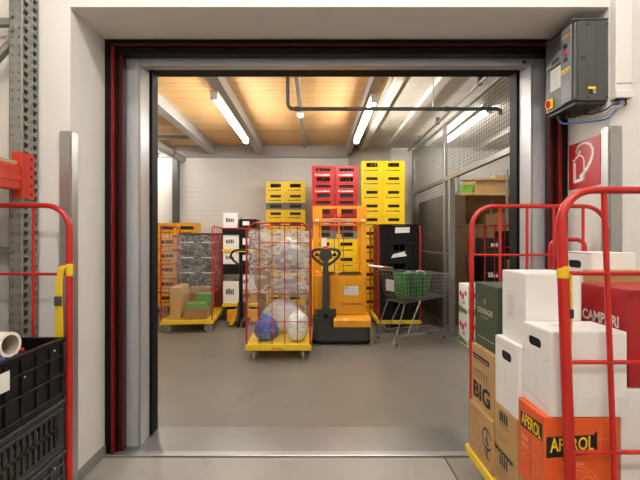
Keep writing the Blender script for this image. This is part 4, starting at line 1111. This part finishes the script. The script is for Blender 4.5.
f7 = Face(Vector((0, 6.149, 0)) - o, (1, 0, 0), (0, 0, 1)); f7.rect('load_plate', 'paper', t, .101, .18, 1.22, 1.5)
for z_ in (1.1, 1.69): MB(o).box(.098, .657, 6.155, 6.17, z_, z_ + .03).build('mast_tie', 'truck_orange', t)

# ================================================================== SHOPPING CART
def wire_panel(mb, A, B, C_, D_, nu, nv, r=.0028):
    A, B, C_, D_ = map(Vector, (A, B, C_, D_))
    for i in range(nu + 1):
        k = i / nu; mb.tube([A.lerp(B, k), D_.lerp(C_, k)], r, 5)
    for j in range(nv + 1):
        k = j / nv; mb.tube([A.lerp(D_, k), B.lerp(C_, k)], r, 5)
t = thing('shopping_cart', 'grey wire shopping cart holding green bags in front of fence', 'shopping cart', (1.46, 5.80, 0), math.radians(24))
# local: +x = front of the cart, y = width; basket bottom narrower
hb, lb2 = .24, .27
T = {'b': (-.44, .98), 'f': (.50, .90)}
bt = [(-.36, -.21, .60), (.44, -.17, .66), (.44, .17, .66), (-.36, .21, .60)]
tp_ = [(-.47, -.27, 1.04), (.52, -.22, .98), (.52, .22, .98), (-.47, .27, 1.04)]
for i in range(4):
    j = (i + 1) % 4; mb = MB(); L_ = (16, 8, 16, 9)[i]
    wire_panel(mb, bt[i], bt[j], tp_[j], tp_[i], L_, 7 if i % 2 == 0 else 6)
    if i == 3:
        mb.build('rear_gate', 'chrome', t, True)
    else: mb.build('basket_side', 'chrome', t, True)
mb = MB(); wire_panel(mb, bt[0], bt[1], bt[2], bt[3], 14, 8); mb.build('basket_floor', 'chrome', t, True)
MB().tube(tp_, .007, 8, closed=True).build('basket_rim', 'chrome', t, True)
for s in (-1, 1):
    MB().tube([(-.47, s * .26, 1.04), (-.60, s * .26, 1.10)], .009, 8).build('handle_bracket', 'dark_grey', t, True)
    MB().tube([(-.34, s * .2, .60), (-.50, s * .23, .17)], .010, 8).build('rear_strut', 'chrome', t, True)
    MB().tube([(-.08, s * .2, .62), (-.32, s * .23, .17)], .010, 8).build('front_strut', 'chrome', t, True)
    MB().tube([(-.52, s * .23, .17), (.40, s * .15, .17)], .011, 8).build('chassis_rail', 'chrome', t, True)
MB().tube([(-.60, -.29, 1.10), (-.60, -.16, 1.10)], .014, 12).build('handle_end', 'dark_grey', t, True)
MB().tube([(-.60, -.16, 1.10), (-.60, -.08, 1.10)], .016, 12).build('handle_badge', 'button_red', t, True)
MB().tube([(-.60, -.08, 1.10), (-.60, .31, 1.10)], .014, 12).build('handle', 'ink_white', t, True)
mb = MB(); wire_panel(mb, (-.40, -.2, .18), (.36, -.15, .18), (.36, .15, .18), (-.40, .2, .18), 9, 6); mb.build('lower_rack', 'chrome', t, True)
for xx, yy in ((-.50, -.23), (-.50, .23), (.38, -.15), (.38, .15)):
    c = MB().box(xx - .025, xx + .025, yy - .02, yy + .02, .13, .165, .004)
    for q in (-1, 1): c.prism([(xx - .02, .14), (xx + .02, .14), (xx + .01, .055), (xx - .02, .055)], 'y', yy + q * .018, yy + q * .021)
    c = c.build('caster', 'chrome', t)
    MB().tube([(xx - .005, yy - .014, .06), (xx - .005, yy + .014, .06)], .06, 18).build('wheel', 'wheel_grey', c, True)
    MB().tube([(xx - .005, yy - .023, .06), (xx - .005, yy + .023, .06)], .02, 10).build('hub', 'galv_dark', c, True)
ct = t
MB().box(-.46, -.454, -.12, .08, .76, .92, .001).build('advert_plate', 'ink_lightgrey', ct)
def in_cart(a, b): 
    r_ = math.radians(24); return 1.46 + a * math.cos(r_) - b * math.sin(r_), 5.80 + a * math.sin(r_) + b * math.cos(r_)
for k, (a, b, w_, d_, z0, h, rz) in enumerate(((-.20, .0, .18, .26, .66, .34, .1), (.02, .0, .18, .28, .67, .34, -.1))):
    x, y = in_cart(a, b)
    tt = thing('green_bag', ('green box bag near the handle in the shopping cart', 'tilted green box bag further forward in the shopping cart')[k], 'bag', (x, y, z0), math.radians(24) + rz)
    MB().prism([(-w_ / 2 + .02, 0), (w_ / 2 - .02, 0), (w_ / 2 + (.06 if k else 0), h - (.08 if k else 0)), (-w_ / 2 + (.04 if k else 0), h)], 'y', -d_ / 2, d_ / 2).build('body', 'green_bag', tt)
    zt = h - .02
    MB().tube(smoothpath([(-.07, -d_ / 2 + .04, zt), (-.06, -d_ / 2 + .04, zt + .04), (.05, -d_ / 2 + .04, zt + .03), (.07, -d_ / 2 + .04, zt - .02)], 5), .008, 8).build('handle', 'ink_white', tt, True)
    Face((0, -d_ / 2, 0), (1, 0, 0), (0, 0, 1)).rect('seam_band', 'ink_black', tt, -.01, .01, .01, h - .06)

# ================================================================== HAND PALLET JACK WITH DOLLY STACK
t = thing('pallet_dolly', 'yellow dolly under black and white cartons behind the left container', 'dolly', (-1.33, 7.45, 0))
MB().box(-.33, .30, -.3, .3, .27, .33, .006).build('deck', 'yellow_paint', t)
for sx in (-1, 1):
    for sy in (-1, 1): MB().box(sx * .22 - .05, sx * .22 + .05, sy * .2 - .05, sy * .2 + .05, .0005, .2695, .004).build('foot_block', 'black_plastic', t)
items = [(-1.79, -1.51, .331, .72, 'carton_white', 'white carton at bottom of dolly stack'), (-1.50, -1.19, .331, .58, 'cardboard', 'brown carton at bottom right of dolly stack'),
         (-1.50, -1.19, .581, .85, 'carton_white', 'white and green carton above the brown carton on dolly'),
         (-1.79, -1.19, .851, 1.03, None, 'black tray in the lower part of dolly stack'),
         (-1.79, -1.51, 1.031, 1.25, 'carton_white', 'white carton under the yellow tray of dolly stack'), (-1.50, -1.19, 1.031, 1.25, 'black_plastic', 'black carton under the yellow tray of dolly stack'),
         (-1.79, -1.51, 1.301, 1.56, 'carton_white', 'white carton above the yellow tray of dolly stack'), (-1.50, -1.19, 1.301, 1.56, 'black_plastic', 'black carton above the yellow tray of dolly stack'),
         (-1.79, -1.19, 1.561, 1.68, None, 'black tray near top of dolly stack'),
         (-1.79, -1.53, 1.681, 1.95, 'carton_white', 'white carton on very top of dolly stack'), (-1.50, -1.19, 1.681, 1.84, 'black_plastic', 'black carton with paper label on top right of dolly stack')]
for (x0, x1, z0, z1, m_, lab) in items:
    x0 += .14; x1 += .14
    if m_:
        q = carton(lab, x0, x1, 7.18, 7.68, z0, z1, m_, tape=None)
        f = Face((-(x1 - x0) / 2, -.25, 0), (1, 0, 0), (0, 0, 1)); h = z1 - z0
        f.polys('print', 'ink_black' if m_ != 'black_plastic' else 'paper', q, [[(.06, h * .3), (.18, h * .3), (.18, h * .75), (.06, h * .75)]] if m_ == 'black_plastic' else marks(.05, .2, h * .4, h * .7, 5, int(z0 * 100)))
    else:
        q = thing('black_tray', lab, 'tray', ((x0 + x1) / 2, 7.43, z0)); h = z1 - z0; hw = (x1 - x0) / 2
        MB().box(-hw, hw, -.27, .27, .0005, .02).build('floor_panel', 'black_plastic', q)
        wl = MB(); wl.box(-hw, hw, -.27, -.255, .02, h).box(-hw, hw, .255, .27, .02, h).box(-hw, -hw + .015, -.255, .255, .02, h).box(hw - .015, hw, -.255, .255, .02, h); wl.build('wall_panel', 'black_plastic', q)
        MB().box(-hw + .016, hw - .016, -.254, .254, h - .03, h - .001).build('slip_sheet', 'cardboard_dark', q)
        MB().box(-hw - .003, hw + .003, -.275, -.2701, h - .02, h).build('rim', 'red_paint_dull' if z0 > 1.5 else 'black_plastic', q)
        if z0 < 1: MB()
q = thing('yellow_tray', 'flat yellow tray halfway up the dolly stack', 'tray', (-1.35, 7.43, 1.2505))
MB().box(-.31, .31, -.27, .27, 0, .02).build('floor_panel', 'crate_yellow', q); wl = MB(); wl.box(-.31, .31, -.275, -.2601, .0201, .049).box(-.31, .31, .26, .275, .0201, .049).build('lip', 'crate_yellow', q)
t = thing('hand_pallet_jack', 'black hand pallet jack with looped handle left of the middle container', 'pallet jack', (-1.25, 6.8, 0))
o = t.location
MB(o).tube([(-1.24, 6.72, .16), (-1.24, 6.70, 1.05)], .03, 12).build('shaft', 'black_plastic', t, True)
MB(o).tube(smoothpath([(-1.24, 6.70, 1.03), (-1.36, 6.70, 1.12), (-1.41, 6.70, 1.20), (-1.36, 6.70, 1.28), (-1.24, 6.70, 1.30), (-1.12, 6.70, 1.28), (-1.07, 6.70, 1.20), (-1.12, 6.70, 1.12), (-1.24, 6.70, 1.03)], 5), .018, 10).build('handle_loop', 'black_plastic', t, True)
MB(o).box(-1.31, -1.17, 6.74, 6.90, .14, .42, .02).build('pump_body', 'dark_grey', t)
for s in (-1, 1):
    MB(o).tube([(-1.24 + s * .05 - .022, 6.74, .085), (-1.24 + s * .05 + .022, 6.74, .085)], .085, 18).build('wheel', 'wheel_black', t, True)
    x_ = -1.24 + s * .2
    MB(o).box(x_ - .08, x_ + .08, 6.90, 7.14, .05, .12, .006).build('fork', 'crate_orange', t)
MB(o).box(-1.52, -.96, 6.905, 6.96, .121, .26, .008).build('fork_carrier', 'crate_orange', t)
MB(o).prism([(-1.46, .03), (-1.38, .03), (-1.30, .30), (-1.36, .30)], 'y', 6.76, 6.80).build('side_plate', 'crate_orange', t)

# ================================================================== FENCE AND CAGE STORE
XF = 2.1
t = thing('mesh_fence', 'galvanised wire mesh fence with posts on right side of store room', 'fence', (XF, 5.9, 0))
o = t.location
for yy, z1 in ((3.30, 3.4), (5.0, 2.40), (6.15, 2.40), (6.45, 3.36), (8.5, 3.36)):
    if yy == 5.0: continue
    pw = .042 if yy == 6.15 else .025
    MB(o).box(XF - pw, XF + pw, yy - .04, yy + .04, 0, z1, .004).build('post', 'galv', t)
    MB(o).box(XF - .06, XF + .06, yy - .06, yy + .06, 0.0, .008).build('base_plate', 'galv', t)
MB(o).box(XF - .028, XF + .028, 3.31, 8.5, 2.405, 2.475, .004).build('middle_rail', 'galv', t)
MB(o).box(XF - .022, XF + .022, 3.31, 8.5, 3.30, 3.345, .004).build('top_rail', 'galv', t)
def mesh_panel(y0, y1, z0, z1, p=.05, x=XF):
    mb = MB(o); r = .0036
    n = int((y1 - y0) / p)
    def rod(a, b): mb.tube([a, b], r, 4, caps=False)
    for i in range(n + 1): rod((x, y0 + (y1 - y0) * i / n, z0), (x, y0 + (y1 - y0) * i / n, z1))
    m_ = int((z1 - z0) / p)
    for j in range(m_ + 1): rod((x + .005, y0, z0 + (z1 - z0) * j / m_), (x + .005, y1, z0 + (z1 - z0) * j / m_))
    q = mb.build('wire_mesh', 'galv_dark', t); q['kind'] = 'stuff'; return q
mesh_panel(3.33, 6.42, 2.476, 3.30); mesh_panel(6.48, 8.47, 2.476, 3.30)
mesh_panel(6.48, 8.47, .1, 2.404); mesh_panel(6.20, 6.405, .1, 2.404)
for z_ in (.1, 1.25): MB(o).box(XF - .012, XF + .012, 6.18, 8.47, z_ - .015, z_ + .015, .002).build('mesh_rail', 'galv', t)
t = thing('steel_conduit', 'steel conduit pipe running above the fence along the ceiling', 'conduit', (2.0, 6, 3.3))
MB(t.location).tube([(1.98, 3.3, 3.36), (1.98, 8.5, 3.36)], .022, 10).build('pipe', 'galv', t, True)
for yy in (4.8, 6.45, 7.6): MB(t.location).box(1.955, 2.005, yy - .02, yy + .02, 3.335, 3.44).build('pipe_clamp', 'galv_dark', t)
# shelving in the cage store
t = thing('storage_shelf', 'open shelving with brown board shelf behind the fence opening', 'shelf', (3.4, 7.6, 0))
o = t.location
for xx in (2.62, 3.5, 4.4):
    for yy in (7.3, 7.95): MB(o).box(xx - .02, xx + .02, yy - .02, yy + .02, 0, 2.75, .003).build('post', 'galv', t)
for z_ in (.4, 1.25, 2.28): MB(o).box(2.6, 4.42, 7.285, 7.97, z_, z_ + .05, .004).build('shelf_board', 'chipboard', t)
for xx in (3.055, 3.95): MB(o).box(xx - .43, xx + .43, 7.95, 7.965, 1.302, 2.278).build('back_panel', 'cardboard_dark', t)
MB(o).box(2.66, 4.36, 7.29, 7.31, 2.53, 2.56).build('rail', 'galv_dark', t)
for k, (x0, x1, z1) in enumerate(((2.93, 3.29, 2.60), (3.31, 3.62, 2.66), (3.64, 3.98, 2.64), (4.0, 4.34, 2.6))):
    carton('cardboard box on the upper shelf, ' + ('first', 'second', 'third', 'fourth')[k] + ' from the green bin', x0, x1, 7.34, 7.9, 2.331, z1, 'cardboard', rz=(.03, -.02, .02, 0)[k], group='boxes on the upper shelf')
q = thing('green_bin', 'small bright green bin at left end of the upper shelf', 'bin', (2.8, 7.5, 2.331))
MB().prism([(-.12, 0), (.09, 0), (.11, .14), (-.06, .14)], 'y', -.15, .15).build('body', 'green_bin', q); MB().box(-.07, .12, -.16, .16, .141, .15, .003).build('rim', 'green_bin', q)
for k, (x0, x1, z0, z1) in enumerate(((2.68, 3.1, 1.301, 1.75), (3.14, 3.6, 1.301, 1.95), (3.64, 4.2, 1.301, 1.8), (2.68, 3.2, .451, 1.0), (3.25, 3.9, .451, 1.1))):
    carton(('brown carton at left of the middle shelf behind the fence', 'tall brown carton in middle of the middle shelf', 'brown carton at right of the middle shelf',
            'brown carton at left of the low shelf behind the fence', 'wide brown carton on the low shelf')[k], x0, x1, 7.35, 7.9, z0, z1, 'cardboard_dark')
for c in range(2):
    for k in range(4):
        y0_ = (6.86, 7.62)[c]; carton(f'dark brown carton, {ORD[3 - k]} of the {("nearer", "farther")[c]} stack behind the fence mesh', 2.19, 2.58, y0_, y0_ + (.74, .8)[c], k * .56, k * .56 + .555, 'carton_dark_brown', group='cartons stacked against the fence')
st_ = roll_container('red roll container with dark boxes inside the fenced store', (3.12, 6.75, 0), 0, .82, .7, 1.72, (.12, .17), .0115, .005, 4, (.55, .95, 1.35), m='red_paint_dull', seg=8)
for k, (x0, x1, z0, z1, m_) in enumerate(((2.76, 3.10, .172, .7, 'cardboard_dark'), (3.13, 3.48, .172, .62, 'cardboard_dark'), (2.76, 3.10, .701, 1.2, 'black_plastic'), (3.13, 3.48, .621, 1.15, 'cardboard_dark'), (2.80, 3.05, 1.201, 1.5, 'grey_plastic'), (3.13, 3.4, 1.151, 1.62, 'black_plastic'))):
    q = carton(('brown carton at bottom left of fenced container', 'brown carton at bottom right of fenced container', 'black carton on left in fenced container', 'brown carton on right in fenced container',
            'grey carton on top left of fenced container', 'black carton with white print on top right of fenced container')[k], x0, x1, 6.5, 6.98, z0, z1, m_, tape=None)
    if k >= 2: Face((-(x1 - x0) / 2, -.24, 0), (1, 0, 0), (0, 0, 1)).polys('print', 'ink_white', q, marks(.06, .22, .16, .24, 4, k))
for k in range(2):
    z0 = .0 + k * .43
    g = (2.085, 2.42, 5.46, 5.80, z0, z0 + .425)
    q = carton(('lower white fruit carton with red and green print by the fence', 'upper white fruit carton with red apples print by the fence')[k], *g, 'carton_white', tape=None)
    for f, ww in ((left_face(q, *g), .34), (front_face(q, *g), .335)):
        f.polys('fruit_print', 'ink_red', q, [arc(.07, .28, .04, 0, 2 * PI, 14), arc(.16, .25, .045, 0, 2 * PI, 14), arc(.26, .3, .035, 0, 2 * PI, 14)])
        f.polys('leaf_print', 'ink_green', q, [[(0.01, .02), (ww - .02, .02), (ww - .02, .07), (.01, .11)], arc(.2, .17, .03, 0, 2 * PI, 10)])
